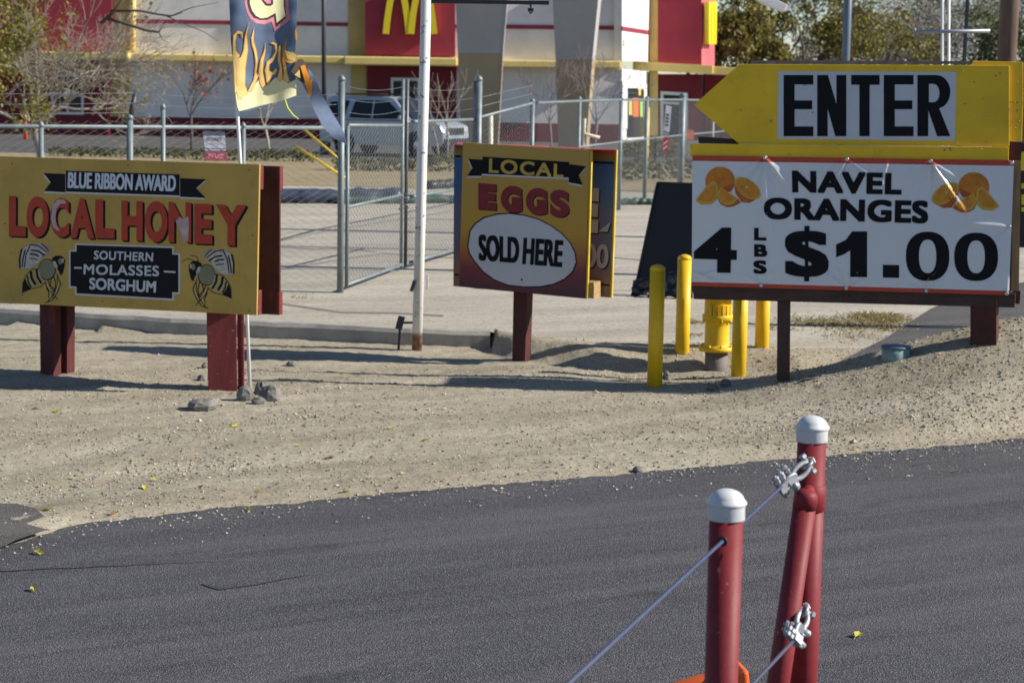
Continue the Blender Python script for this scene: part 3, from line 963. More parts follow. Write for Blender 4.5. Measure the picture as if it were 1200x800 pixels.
# notices hung on the fences
pf = Plane(onrun(253) + Vector((0, .06, 0)), math.degrees(math.atan2(-(G0.y - LE.y), (G0.x - LE.x))))
sg = thing('fence_notice', 'small white and red notice with faded print hung on the chain link', 'notice', pf.at(253, 190))
MB().slab(pf, [(238, 154), (263.5, 154.5), (265, 177), (240, 176.5)], 0, .006).build('notice_board', pm('notice_white', (.30, .32, .39), .5, .15, 20), sg)
MB().slab(pf, [(240, 177.5), (265.5, 178), (266.5, 189), (241, 188.5)], 0, .006).build('notice_foot', pm('notice_red', (.24, .035, .06), .5, .2, 20), sg)
b = MB()
b.text(pf.at, 'NOTICE', [(246, 156), (256, 156.2), (256, 158), (246, 157.8)], .003, .02, 0)
b.text(pf.at, 'SECURITY', [(242, 161), (261, 161.3), (261, 165.5), (242, 165)], .003, .05, 0)
b.text(pf.at, 'CAMERAS', [(247, 167), (256, 167), (256, 169.5), (247, 169.5)], .003, .04, 1)
b.slab(pf, [(240, 173.5), (264.5, 174), (264.6, 175.3), (240, 174.8)], .003, .002, 0)
b.text(pf.at, 'IN USE', [(244, 180), (262, 180.5), (262, 186), (244, 185.5)], .003, .03, 2)
b.build('lettering', [pm('notice_ink', (.12, .13, .2)), pm('notice_brown', (.45, .25, .2)), pm('notice_pink', (.5, .2, .26))], sg)
pr = Plane(onr(780) + Vector((0, -.1, 0)), 0)
sg = thing('fence_banner', 'narrow white and red banner strip tied crooked on the far fence', 'banner', pr.at(780, 179))
MB().slab(pr, [(780.5, 123), (787, 125), (784.5, 155), (777.5, 153)], 0, .01).build('cloth', pm('banner_white', (.72, .73, .75), .6, .05), sg)
MB().slab(pr, [(777.2, 154), (784.2, 156), (783.6, 160.5), (776.8, 159)], 0, .01).build('band', pm('banner_grey', (.3, .34, .38), .6), sg)
MB().slab(pr, [(776.8, 159.7), (783.6, 161.2), (782.8, 178), (776, 177)], 0, .01).build('red_cloth', pm('banner_red', (.6, .04, .08), .6), sg)
b = MB()
for k in range(4):
    b.slab(pr, [(780.5 - .3 * k, 133 + 4 * k), (784.5 - .3 * k, 134 + 4 * k), (784.3 - .3 * k, 136.5 + 4 * k), (780.3 - .3 * k, 135.5 + 4 * k)], .005, .004, 0)
b.slab(pr, [(777.5, 168), (782.5, 164), (782.5, 166), (777.5, 170)], .005, .004, 1); b.slab(pr, [(777, 174), (782, 170), (782, 172), (777, 176)], .005, .004, 1)
b.build('lettering', [pm('notice_ink', (.1, .1, .1)), pm('banner_white', (.7, .7, .7))], sg)
o = MB().slab(pr, [(804.5, 152), (813, 152.5), (813, 163.5), (805, 163)], .1, .01).build('paper_tag', [pm('tag_pink', (.8, .3, .22), .6, .2, 12)])
tag(o, 'small pale orange square tag beside the arrow board on the far fence', 'tag')

# ------------------------------------------------------------------ vegetation
M_BARK_G = pm('grey_bark', (0.22, 0.195, 0.17), 0.9, 0.25, 12)
M_BARK_P = pm('pale_bark', (0.42, 0.36, 0.29), 0.9, 0.2, 12)
M_BARK_T = pm('twig_grey', (0.30, 0.27, 0.25), 0.9, 0.25, 5)
M_BARK_D = pm('dark_bark', (0.075, 0.06, 0.05), 0.9, 0.25, 12)
LM_OLIVE = leafmat('olive_leaf', (0.10, 0.095, 0.022), (0.29, 0.255, 0.065), .35)
LM_YG = leafmat('yellow_green_leaf', (0.10, 0.10, 0.015), (0.30, 0.26, 0.05), .4)
LM_GREY = leafmat('grey_twig_leaf', (0.15, 0.125, 0.10), (0.30, 0.27, 0.24), .2)
LM_GREEN = leafmat('green_leaf', (0.05, 0.075, 0.02), (0.13, 0.15, 0.04), .35)
LM_RED = leafmat('red_leaf', (0.30, 0.05, 0.04), (0.42, 0.22, 0.05), .35)
LM_HEDGE = leafmat('hedge_leaf', (0.055, 0.065, 0.022), (0.135, 0.13, 0.05), .2)

def grow(b, p, d, ln, r, depth, rn, tips, nk=3, bend=.35, up=.08, shrink=.72, rmin=.004, n=5):
    pts = [p]; q = p.copy(); dd = d.copy()
    for i in range(4):
        dd = (dd + Vector((rn.uniform(-1, 1), rn.uniform(-1, 1), rn.uniform(-1, 1))) * bend * .45 + Vector((0, 0, up))).normalized()
        q = q + dd * (ln / 4); pts.append(q.copy())
    r1 = max(rmin, r * .62)
    b.tube(pts, [lerp(r, r1, i / 4) for i in range(5)], n if depth > 1 else 3, caps=False)
    tips.append((pts[2], depth)); tips.append((q.copy(), depth))
    if depth <= 0: return
    for k in range(nk):
        t = rn.uniform(.45, 1.0) if k else 1.0
        s0 = pts[min(4, max(1, int(round(t * 4))))]
        nd = (dd + Vector((rn.uniform(-1, 1), rn.uniform(-1, 1), rn.uniform(-.7, .9))) * (.85 if k else .4)).normalized()
        grow(b, s0.copy(), nd, ln * shrink * rn.uniform(.8, 1.15), max(rmin, r1 * (.95 if k == 0 else .7)), depth - 1, rn, tips, nk, bend, up, shrink, rmin, n)

def leaves(b, tips, per, size, spread, rn, keep=None):
    for p, dep in tips:
        if dep > 1 : continue
        for _ in range(per):
            c = p + Vector((rn.gauss(0, 1), rn.gauss(0, 1), rn.gauss(0, 1))) * spread
            if keep and not keep(c): continue
            a = Vector((rn.uniform(-1, 1), rn.uniform(-1, 1), rn.uniform(-1, .6))).normalized()
            t = a.orthogonal().normalized()
            t = Matrix.Rotation(rn.uniform(0, 6.28), 3, a) @ t
            s = size * rn.uniform(.6, 1.3)
            w2 = a.cross(t) * s * .36
            b.add([c, c + t * s * .5 + w2, c + t * s, c + t * s * .5 - w2], [(0, 1, 2, 3)])

# left tree, half bare
rn = random.Random(5)
f = yp(48, 228, 37); f.z = LZ
t1 = thing('tree', 'half bare tree with grey twigs and yellow green leaves at the left edge', 'tree', f)
b = MB(); tips = []
b.tube([f - Vector((0, 0, .1)), f + Vector((.02, 0, .7)), f + Vector((-.1, 0, 1.3))], [.09, .075, .065], 8)
crown = f + Vector((-.1, 0, 1.25))
for k, dv_ in enumerate([(-.6, .2, .9), (-.9, -.3, .5), (.2, .3, 1), (.75, -.2, .62), (.9, .3, .42), (.45, -.5, .8), (-.2, -.6, .8), (1.0, 0, .18), (.6, .1, .95), (.95, .2, .8), (.5, -.2, .35), (-.3, .3, .4)]):
    grow(b, crown + Vector((0, 0, .08 * k - .2)), Vector(dv_).normalized(), 1.0, .034, 5, rn, tips, 3, .55, .0, .73, .0034)
b.build('trunk', pm('twig_bark', (0.27, 0.235, 0.20), 0.9, 0.3, 9), t1)
b = MB()
leaves(b, tips, 4, .075, .10, rn, keep=lambda c: (c.x < f.x + .35 + .3 * noise.noise(c * 2) or rn.random() < .07) and (noise.noise(c * 1.4) > -.12 + .25 * max(0, c.x - f.x + .6)))
b.build('crown', LM_YG, t1)
# dark branch reaching right from the same tree
b = MB()
def bp(px, py): return yp(px, py, 36.6)
b.tube([bp(118, 28), bp(135, 12), bp(150, -8)], [.035, .03, .025], 6)
b.tube([bp(126, 22), bp(150, 29), bp(172, 36), bp(186, 38), bp(192, 28)], [.03, .026, .024, .02, .008], 6)
b.tube([bp(130, 13), bp(165, 13), bp(185, 17), bp(200, 19), bp(214, 15)], [.022, .02, .018, .018, .008], 6)
b.tube([bp(190, 17), bp(215, 28), bp(240, 38), bp(255, 48)], [.012, .009, .007, .005], 5)
b.tube([bp(200, 19), bp(225, 9), bp(256, 3)], [.01, .008, .005], 5)
b.tube([bp(186, 38), bp(190, 46), bp(198, 51)], [.012, .008, .005], 5)
b.build('branch', M_BARK_D, t1)

# small trees in the planter
def sapling(px, py, Y, h, label, mat, lmat, per,  lean=(0, 0, 1), seed=1, depth=3, r=.045, first=None, lsz=.12, spread=.14):
    rn = random.Random(seed)
    f = yp(px, py, Y); f.z = LZ
    t = thing('tree', label, 'tree', f)
    b = MB(); tips = []
    top = f + Vector(lean) * h * .38
    b.tube([f, f.lerp(top, .5) + Vector((.02, 0, 0)), top], [r, r * .9, r * .8], 7)
    for k in range(4):
        a = k * 1.57 + rn.uniform(-.5, .5)
        grow(b, top - Vector((0, 0, .04 * k)), Vector((math.cos(a) * .65, math.sin(a) * .65, 1)).normalized(), h * .27, r * .55, depth, rn, tips, 3, .3, .06, .72, .006)
    b.build('trunk', mat, t)
    if per:
        b = MB(); leaves(b, tips, per, lsz, spread, rn, keep=lambda c: rn.random() < .45); b.build('crown', lmat, t)
sapling(224, 186, 59, 3.0, 'small dark twiggy tree with last red leaves in front of the white wall', pm('dark_twig', (.09, .075, .07), .9), LM_RED, 1, (0, 0, 1), 3)
sapling(316, 180, 60, 2.4, 'pale bare sapling with leaning stem behind the flame flag', M_BARK_P, None, 0, (-.16, 0, 1), 4, 2, .04)
sapling(524, 188, 58, 2.9, 'bare crooked sapling rising left of the left pylon leg', M_BARK_G, None, 0, (-.02, 0, 1), 6, 2, .04)
sapling(515, 190, 57, 2.6, 'short bare leaning sapling in front of the parked car', M_BARK_G, None, 0, (-.2, 0, 1), 9, 2, .035)
sapling(646, 186, 60, 3.0, 'bare purple twigged tree left of the brown pylon leg with shaded face', pm('purple_bark', (.2, .15, .16), .9), None, 0, (-.05, 0, 1), 11, 3, .035)
sapling(694, 188, 59, 3.1, 'bare purple twigged tree right of the shaded pylon leg', pm('purple_bark', (.2, .15, .16), .9), None, 0, (.1, 0, 1), 12, 3, .04)

# big trees behind the right hand signs
def big_tree(px, Y, h, rad, label, lmat, bark, seed, per, lsz, dens=1.0, zc=.62, group=None, twig=4):
    rn = random.Random(seed)
    f = yp(px, 150, Y); f.z = .1
    t = thing('tree', label, 'tree', f, group)
    b = MB(); tips = []
    b.tube([f, f + Vector((.1, 0, h * .18)), f + Vector((.0, .1, h * .32))], [h * .03, h * .024, h * .02], 8)
    for k in range(6):
        a = k * 1.05 + rn.uniform(-.3, .3)
        grow(b, f + Vector((0, 0, h * (.2 + .03 * k))), Vector((math.cos(a) * .8, math.sin(a) * .8, rn.uniform(.35, 1.1))).normalized(), rad * .55, h * .013, twig, rn, tips, 3, .4, .02, .72, .012)
    b.build('trunk', bark, t)
    b = MB()
    leaves(b, tips, per, lsz, rad * .06, rn, keep=lambda c: noise.noise(c * (1.3 / rad * 3.2)) > -.16 + (1 - dens) * .4)
    b.build('crown', lmat, t)
    return t
big_tree(925, 92, 7.2, 4.2, 'olive yellow leafy tree rising behind the arrow board', LM_OLIVE, M_BARK_D, 31, 12, .19, .55)
big_tree(866, 90, 5.6, 2.8, 'darker small olive tree close to the restaurant tower', LM_OLIVE, M_BARK_D, 32, 10, .19, .6)
big_tree(1010, 100, 6.4, 3.6, 'low tan olive tree beside the blue grey pole', LM_OLIVE, M_BARK_G, 33, 7, .18, .7)
big_tree(1068, 118, 7.2, 4.4, 'hazy grey bare tree between the blue grey pole and white pipes', LM_GREY, M_BARK_T, 34, 3, .13, .9, twig=5)
big_tree(1040, 128, 6.0, 4.0, 'low hazy grey brush tree behind the arrow board', LM_GREY, M_BARK_T, 38, 3, .15, .9, twig=5)
big_tree(1128, 105, 8.6, 4.4, 'grey green tree behind the wooden utility pole', LM_GREEN, M_BARK_T, 35, 3, .15, .7)
big_tree(1190, 112, 9.5, 5.0, 'hazy twiggy tree at the right edge behind the second pole', LM_GREY, M_BARK_T, 36, 3, .14, .9, twig=5)
big_tree(1215, 98, 7.6, 3.4, 'small green leaved tree at the far right edge', LM_GREEN, M_BARK_G, 37, 5, .2, .8)
big_tree(985, 140, 6.5, 3.6, 'far bare grey tree against the sky above the arrow board', LM_GREY, M_BARK_T, 39, 3, .14)
big_tree(-40, 96, 7.0, 4.0, 'grey bare tree beyond the restaurant at the left edge', LM_GREY, M_BARK_G, 40, 4, .18)

def hedge(px0, px1, py, Y, h, dp, label, seed, mat=LM_HEDGE, dens=950):
    rn = random.Random(seed)
    a = yp(px0, py, Y); c = yp(px1, py, Y)
    L = c.x - a.x
    o = MB()
    for _ in range(int(L * h * dens)):
        u = rn.random(); 
        hh = h * (.75 + .35 * noise.noise((u * L * 1.4, seed, 1)))
        # points on a lumpy rounded box
        fx = a.x + u * L; ang = rn.uniform(-.1, 3.24)
        rr = rn.uniform(.75, 1.05)
        y = Y + math.cos(ang) * dp * .5 * rr
        z = LZ + max(.02, min(hh, abs(math.sin(ang)) ** .6 * hh * rr)) 
        if abs(math.cos(ang)) > .9: z = LZ + rn.uniform(.02, hh * .7)
        n = Vector((rn.uniform(-.8, .8), math.cos(ang) + rn.uniform(-.5, .5), math.sin(ang) + rn.uniform(-.3, .6))).normalized()
        t = n.orthogonal().normalized(); t = Matrix.Rotation(rn.uniform(0, 6.28), 3, n) @ t
        s = rn.uniform(.05, .10); w2 = n.cross(t) * s * .45
        p = Vector((fx, y, z))
        o.add([p, p + t * s * .5 + w2, p + t * s, p + t * s * .5 - w2], [(0, 1, 2, 3)])
    ob = o.build('hedge', mat)
    return tag(ob, label, 'hedge')
hedge(60, 232, 184, 57, .34, .9, 'low ragged hedge behind the left fence, left of the flag', 1)
hedge(232, 372, 186, 56, .42, 1.0, 'low hedge behind the flame flag and fence notice', 2)
hedge(392, 470, 194, 51, .45, 1.0, 'trimmed grey green hedge in front of the parked car', 3)
hedge(474, 536, 194, 51.5, .5, 1.0, 'ragged hedge below the parked car front, right of the white pole', 4)
hedge(700, 776, 203, 49, .62, 1.1, 'square clipped hedge behind the far fence, left of the banner strip', 5)
hedge(728, 800, 177, 64, .8, 1.2, 'dark clipped hedge below the poster window', 6)
hedge(780, 850, 200, 50, .6, 1.1, 'clipped hedge right of the banner strip on the far fence', 7)
# dry grass on the lot
LM_DRY = leafmat('dry_grass_blade', (.20, .165, .07), (.38, .31, .15), .3)
o = MB(); rn = random.Random(50)
for px, py, n, hh, sp in ((945, 377, 500, .045, .16), (985, 380, 900, .05, .16), (1032, 374, 1100, .075, .14), (1000, 393, 500, .04, .2), (1040, 384, 500, .05, .14), (815, 378, 130, .05, .06), (905, 384, 160, .04, .1), (812, 393, 90, .04, .06), (350, 348, 120, .03, .1), (815, 447, 60, .04, .03), (735, 449, 60, .04, .04)):
    g = gp(px, py, LZ if py < 420 else .0)
    for _ in range(n):
        p = Vector((g.x + rn.gauss(0, sp), g.y + rn.gauss(0, sp * 1.5), 0))
        p.z = max(LZ if py < 420 else 0, terrain(p.x, p.y)) - .004
        d = Vector((rn.gauss(0, .7), rn.gauss(0, .7), 1)).normalized() * hh * rn.uniform(.3, 1.1)
        s_ = Vector((rn.uniform(-1, 1), rn.uniform(-1, 1), 0)).normalized() * .0035
        o.add([p - s_, p + s_, p + d * .6 + s_ * .6, p + d + Vector((d.x, d.y, -.02)) * .4], [(0, 1, 2, 3)])
tag(o.build('dry_grass', LM_DRY), 'thin dry grass growing in patches on the pavement', 'grass', kind='stuff')

# tarp rolls on the lot
M_TARP = pm('navy_tarp', (.035, .045, .075), .45, .3, 6, spec=.4)
M_GTARP = pm('green_tarp', (.035, .075, .06), .5, .3, 6)
def roll(px0, py0, px1, py1, r, mat, label, seed):
    a = gp(px0, py0, LZ); c = gp(px1, py1, LZ)
    rn = random.Random(seed); k = 26
    pts = [a.lerp(c, i / k) + Vector((0, rn.uniform(-.03, .03), r * .8 + rn.uniform(-.02, .02))) for i in range(k + 1)]
    o = MB().tube(pts, [r * rn.uniform(.88, 1.08) for _ in pts], 12).build('rolled_tarp', mat)
    return tag(o, label, 'rolled tarp')
roll(250, 238, 470, 238, .15, M_TARP, 'dark navy rolled tarp lying behind the left fence', 1)
roll(396, 239, 545, 238, .085, M_GTARP, 'green rolled windscreen lying behind the gate', 2)
roll(502, 222, 545, 219, .1, M_TRIM, 'short black roll on the dirt left of the egg sign', 3)
roll(726, 240, 792, 240, .07, M_GTARP, 'short green roll at the foot of the far fence', 4)

# yellow guy guards
M_YP = pm('yellow_plastic', (.75, .5, .03), .45, .1)
for (x0, y0, x1, y1, lb) in ((352, 148, 412, 199, 'upper of two slanting yellow guy guards behind the tall gate post'), (346, 171, 408, 211, 'lower of two slanting yellow guy guards behind the tall gate post')):
    q = gp(x1, y1, LZ); p = yp(x0, y0, q.y + .4)
    o = MB().tube([q, q.lerp(p, .5), p], .03, 8).build('guy_guard', M_YP)
    tag(o, lb, 'guy guard', 'yellow guy guards')
q = yp(758, 178, 50); q.z = LZ
o = MB().tube([q, q + Vector((0, 0, 1.7))], .05, 8).build('marker_post', M_YP); tag(o, 'thin yellow marker post behind the far fence, below the yellow column', 'post')
q = yp(30, 165, 70); q.z = LZ
d_ = thing('delineator_post', 'bright orange delineator post behind the left fence', 'post', q)
MB().tube([q, q + Vector((0, 0, 1.05))], .07, 10).build('stem', pm('safety_orange', (.85, .1, .02), .5), d_)
b = MB(); b.tube([q + Vector((0, 0, .75)), q + Vector((0, 0, .85))], .074, 10); b.build('band', M_WHITE, d_)
# white bent marker stakes
M_STK = pm('cream_pipe', (.68, .62, .48), .5)
q = yp(576, 178, 40); q.z = LZ
tag(MB().tube([q, yp(575, 134, 40)], .045, 8).build('marker_stake', M_STK), 'cream marker stake before the left pylon leg', 'stake')
q = yp(684, 178, 48); q.z = LZ
tag(MB().tube([yp(685, 139, 48), yp(684.5, 157, 48), yp(703, 161.5, 48)], .04, 8).tube([yp(684.5, 156, 48), q], .03, 8).build('bent_pipe', M_STK), 'bent cream pipe sticking up before the shaded pylon leg', 'pipe')

# ------------------------------------------------------------------ poles on the right
M_WOOD = pm('weathered_pole', (.13, .085, .065), .9, .3, 4, .3, .5, 30, stretch=(4, 4, .5))
up = yp(1166, 330, 24); up.z = LZ
pole = thing('utility_pole', 'dark brown wooden utility pole with a thin side pipe behind the arrow board', 'utility pole', up)
MB().tube([up, up + Vector((.02, 0, 3.5)), up + Vector((.05, 0, 7))], [.115, .11, .1], 18).build('shaft', M_WOOD, pole)
b = MB(); b.tube([yp(1072, 37.5, 23.85), yp(1160, 36.5, 23.85)], .022, 8); b.tube([yp(1072, 33, 23.85), yp(1072, 43, 23.85)], .014, 8)
b.build('side_pipe', pm('grey_pipe', (.28, .31, .35), .5, metal=.4), pole)
b2 = yp(1197, 300, 30); b2.z = LZ
tag(MB().tube([b2, b2 + Vector((.03, 0, 7))], [.13, .11], 16).build('utility_pole', M_WOOD), 'second weathered utility pole cut by the right edge', 'utility pole')
sp = yp(984, 240, 40); sp.z = LZ
stl = thing('street_lamp', 'blue grey steel lamp pole with white lamp head above the arrow board', 'street lamp', sp)
MB().tube([sp, sp + Vector((.02, 0, 6.2))], [.085, .075], 16).build('pole', pm('blue_grey_paint', (.10, .135, .19), .4, .1), stl)
PLH = Plane(sp + Vector((0, .0, 0)), 0)
b = MB(); b.slab(PLH, [(864, -14), (884, -13), (923, 6), (920, 14), (900, 6)], .2, .45); bevel(b.build('lamp_head', pm('lamp_white', (.72, .73, .75), .4, .05), stl), .015)
b = MB(); b.slab(PLH, [(920.5, 13.5), (923.5, 6.5), (929, 3), (926, 11)], .15, .3); b.build('lamp_end', M_FRAME, stl)
b = MB(); b.tube([yp(925, 7, 40), yp(950, -8, 40), Vector((sp.x + .02, 40, sp.z + 6.1))], .035, 8); b.build('arm', M_GALV, stl)
for px, lb in ((1103.5, 'left one of two thin bright white pipes above the arrow board'), (1110.5, 'right one of two thin bright white pipes above the arrow board')):
    q = yp(px, 290, 29); q.z = LZ
    tag(MB().tube([q, Vector((yp(px + (1.5 if px > 1107 else 1), 0, 29).x, 29, 3.66))], .021, 10).build('pipe', pm('white_pipe', (.78, .78, .76), .35, .04)), lb, 'pipe', 'white pipes behind the arrow board')
q = yp(1117, 290, 30); q.z = LZ
tag(MB().tube([q, q + Vector((.06, 0, 4.2))], .028, 8).build('dark_pole', M_DPOLE), 'slim dark pole right of the two white pipes', 'pole')
# dark board cut by the right edge
PBK = Plane(yp(1200, 260, 19.2), 12)
bd = thing('dark_board', 'dark sign board with yellow bars cut by the right edge', 'sign board', PBK.at(1215, 290))
MB().slab(PBK, [(1193, 168), (1300, 165), (1300, 292), (1192, 290)], 0, .04).build('panel', pm('board_black', (.035, .032, .035), .6), bd)
b = MB(); b.slab(PBK, [(1197, 215), (1300, 213), (1300, 219), (1197, 221)], .004, .003); b.slab(PBK, [(1197, 243), (1300, 241), (1300, 246), (1197, 248)], .004, .003); b.slab(PBK, [(1197, 178), (1204, 178), (1202, 200), (1196, 200)], .004, .003); b.slab(PBK, [(1197, 228), (1203, 228), (1203, 240), (1197, 240)], .004, .003)
b.build('yellow_bar', M_ARCH, bd)
b = MB(); p_ = PBK.at(1225, 290); b.tube([p_ + Vector((0, .08, .6)), Vector((p_.x, p_.y + .08, 0))], .05, 10); b.build('post', M_WOOD, bd)

# tall white steel pole
wp = gp(488.5, 414)
M_WPOLE, t_, b_ = nodes('chipped_white_pole')
v_ = obco(t_)
sepn = t_.nodes.new('ShaderNodeSeparateXYZ'); t_.links.new(v_, sepn.inputs[0])
c_ = mix(t_, (.72, .71, .69), (.07, .06, .06), ramp(t_, nz(t_, v_, 14, 5, .7), [(.60, 0), (.64, .9)]))
rz_ = t_.nodes.new('ShaderNodeMath'); rz_.operation = 'MULTIPLY_ADD'; rz_.inputs[1].default_value = -9; rz_.inputs[2].default_value = 2.1
t_.links.new(sepn.outputs[2], rz_.inputs[0])
c_ = mix(t_, c_, ramp(t_, nz(t_, v_, 20, 3), [(.35, (.13, .05, .035)), (.65, (.32, .19, .13))]), ramp(t_, rz_.outputs[0], [(.3, 0), (.6, 1)]))
t_.links.new(c_, b_.inputs['Base Color']); b_.inputs['Roughness'].default_value = .6
wpo = thing('steel_pole', 'tall chipped white steel pole with rusty base and dark top arm', 'pole', wp)
tp = yp(499.5, 0, wp.y); up_ = (tp - wp).normalized()
MB().tube([wp - up_ * .08, wp.lerp(tp, .5), tp + up_ * 1.2], [.046, .045, .044], 20).build('shaft', M_WPOLE, wpo)
b = MB(); b.box((yp(572, 2.6, wp.y)), (1.06, .035, .035), rot=Matrix.Rotation(math.radians(-.2), 3, 'Y')); 
b.build('top_arm', M_TRIM, wpo)
b = MB(); hk = yp(622, 4, wp.y); b.tube([hk, hk - Vector((0, 0, .04))], .008, 6); b.box(hk - Vector((0, 0, .055)), (.05, .02, .025)); b.tube([hk - Vector((-.02, 0, .06)), hk - Vector((0, 0, .09))], .006, 6); b.tube([hk - Vector((.02, 0, .06)), hk - Vector((0, 0, .09))], .006, 6)
b.build('hook', M_TRIM, wpo)
b = MB(); q = yp(469, 378, wp.y + .05); b.box(q, (.06, .06, .115), rot=Matrix.Rotation(.25, 3, 'Y')); b.tube([q, Vector((yp(467, 378, wp.y + .05).x, wp.y + .05, -.03))], .012, 8); b.tube([q, yp(489, 378, wp.y)], .011, 8)
bevel(b.build('tap_box', pm('dark_plastic', (.045, .045, .06), .5), wpo), .006)
b = MB(); q = yp(486.5, 335, wp.y - .05); b.box(q + Vector((-.02, 0, 0)), (.03, .04, .1), rot=Matrix.Rotation(.3, 3, 'Y')); b.build('bracket', M_DPOLE, wpo)
b = MB(); q = yp(500.5, 330, wp.y + .05); b.box(q, (.02, .05, .14)); b.build('white_plate', M_FRAME, wpo)

# ------------------------------------------------------------------ signs
M_OCHRE = pm('ochre_paint', (.44, .29, .06), .5, .14, 2.2, .5, .1, 25, dirtcol=(.20, .12, .03), chips=(.665, (.24, .18, .12), 10))
M_SIGNYEL = pm('sign_yellow', (.76, .485, .015), .45, .14, 2.0, .45, .15, 25, dirtcol=(.30, .19, .02), chips=(.655, (.16, .11, .06), 9))
M_SIGNBLK = pm('sign_black', (.007, .0075, .011), .6, .2, spec=.15)
M_SIGNWHT = pm('sign_white', (.52, .545, .60), .5, .05, 3)
M_SIGNRED = pm('sign_red', (.38, .028, .010), .5, .15, 8)
M_FADED = pm('faded_pink', (.52, .40, .44), .6, .15, 10)
M_POSTRED = pm('red_wood', (.135, .018, .020), .7, .3, 5, .6, .4, 40, stretch=(5, 5, .6), dirtcol=(.1, .03, .03), chips=(.62, (.25, .17, .14), 26))
M_DKRED = pm('dark_red_wood', (.065, .015, .014), .7, .3, 5, .3, .4, 40)
M_BROWNW = pm('brown_wood', (.055, .03, .025), .7, .3, 5, .3, .4, 40, stretch=(1, 1, 3))
M_TANW = pm('tan_wood', (.30, .19, .095), .8, .25, 6, .3, .4, 40, stretch=(5, 5, .6))
M_CREAM = pm('bee_cream', (.50, .43, .30), .6, .1)
M_BEEG = pm('bee_green', (.17, .18, .11), .6, .15, 20)
M_BEEY = pm('bee_yellow', (.38, .29, .09), .6, .1)
M_WING = pm('bee_wing', (.42, .40, .38), .6, .25, 25)

def ell(cx, cy, rx, ry, n=20, a0=0):
    return [(cx + rx * math.cos(2 * math.pi * i / n + a0), cy + ry * math.sin(2 * math.pi * i / n + a0)) for i in range(n)]

# ---- honey sign
THH = 23
hb = gp(264, 462)
PH = Plane(hb + Vector((0, -.12, 0)), THH)
hon = thing('honey_sign', 'ochre plywood sign advertising local honey with painted bees on red posts', 'sign', (hb.x, hb.y, 0))
bevel(MB().slab(PH, [(-3, 183), (304, 192.6), (300.6, 369.2), (-1, 354.6)], 0, .02).build('panel', M_OCHRE, hon), .003)
Z1 = lambda p: [(x / 3.479, 170 + y / 3.479) for x, y in p]
zx = lambda x, y: (x / 3.479, 170 + y / 3.479)
surf = PH.at
b = MB()
rib = Z1([(268, 105), (732, 120), (732, 206), (268, 190)])
tl_ = Z1([(178, 115), (266, 118), (266, 193), (180, 188), (206, 152)])
tr_ = Z1([(734, 135), (840, 140), (800, 176), (838, 216), (734, 211)])
for p in (rib, tl_, tr_):
    b.paint(surf, [[(x - .4, y + 1.9) for x, y in p]], .0012, 0)
    b.paint(surf, [p], .0022, 1)
b.build('ribbon', [M_SIGNWHT, M_SIGNBLK], hon)
b = MB(); b.heavy(surf, 'BLUE RIBBON AWARD', [zx(278, 110), zx(718, 124), zx(716, 190), zx(276, 176)], .0034, .55, .5, sp=.98)
b.build('lettering', pm('ribbon_white', (.52, .58, .70), .5, .08), hon)
# big brush letters
LET = [('L', 36, 105, 208, 372), ('O', 108, 198, 209, 376), ('C', 205, 281, 215, 376), ('A', 286, 384, 217, 380), ('L', 388, 466, 222, 380), ('H', 495, 581, 228, 390), ('O', 590, 683, 228, 396), ('N', 687, 779, 233, 397), ('E', 792, 865, 240, 403), ('Y', 880, 1005, 244, 410)]
bs, br_, bf = MB(), MB(), MB()
for ch, x0, x1, y0, y1 in LET:
    s_ = .03 * (x1 - x0)
    q = [zx(x0, y0 - s_ / 2), zx(x1, y0 + s_ / 2), zx(x1, y1 + s_ / 2), zx(x0, y1 - s_ / 2)]
    bd_ = {'L': .06, 'H': .05, 'E': .05, 'N': .045, 'A': .05, 'Y': .055, 'O': .055, 'C': .055}[ch]
    bs.text(surf, ch, q, .0012, bd_, sh=(2.6, 1.9)); bs.text(surf, ch, q, .0014, bd_, sh=(1.4, 1.0))
    (br_).text(surf, ch, q, .0026, bd_)
# worn patches where the red has gone
bs.build('letter_shadow', M_SIGNBLK, hon)
lt = br_.build('lettering', M_SIGNRED, hon)
lt['label'] = 'big red letters with black shadow'
wear = pm('worn_pink', (.45, .33, .36), .7, .2, 14)
bf.paint(surf, [Z1([(208, 300), (214, 245), (236, 222), (262, 222), (270, 238), (244, 240), (230, 262), (226, 300), (232, 330), (244, 345), (238, 352), (216, 335)])], .0034)
bf.build('worn_patch', wear, lt); bf = MB(); bf.paint(surf, [Z1([(716, 310), (734, 292), (748, 304), (764, 290), (770, 300), (768, 392), (748, 396), (740, 360), (724, 330)])], .0034)
bf.build('worn_patch', wear, lt)
# plaque
pl_ = [(312, 407), (702, 420), (702, 446), (727, 447), (727, 600), (702, 600), (702, 626), (312, 604), (312, 577), (287, 575), (287, 434), (312, 434)]
po_ = [(306, 401), (708, 414), (708, 440), (734, 441), (734, 607), (709, 607), (709, 633), (306, 611), (306, 583), (281, 582), (281, 428), (306, 428)]
b = MB(); b.paint(surf, [Z1(po_)], .0012, 0); b.paint(surf, [Z1(pl_)], .0022, 1); b.build('plaque', [M_SIGNWHT, M_SIGNBLK], hon)
b = MB()
b.heavy(surf, 'SOUTHERN', [zx(384, 430), zx(625, 438), zx(623, 475), zx(382, 466)], .0034, .28, .28, sp=1.08)
b.heavy(surf, 'MOLASSES', [zx(342, 485), zx(648, 492), zx(648, 535), zx(340, 527)], .0034, .35, .3, sp=1.08)
b.heavy(surf, 'SORGHUM', [zx(364, 540), zx(637, 554), zx(635, 602), zx(364, 588)], .0034, .5, .45)
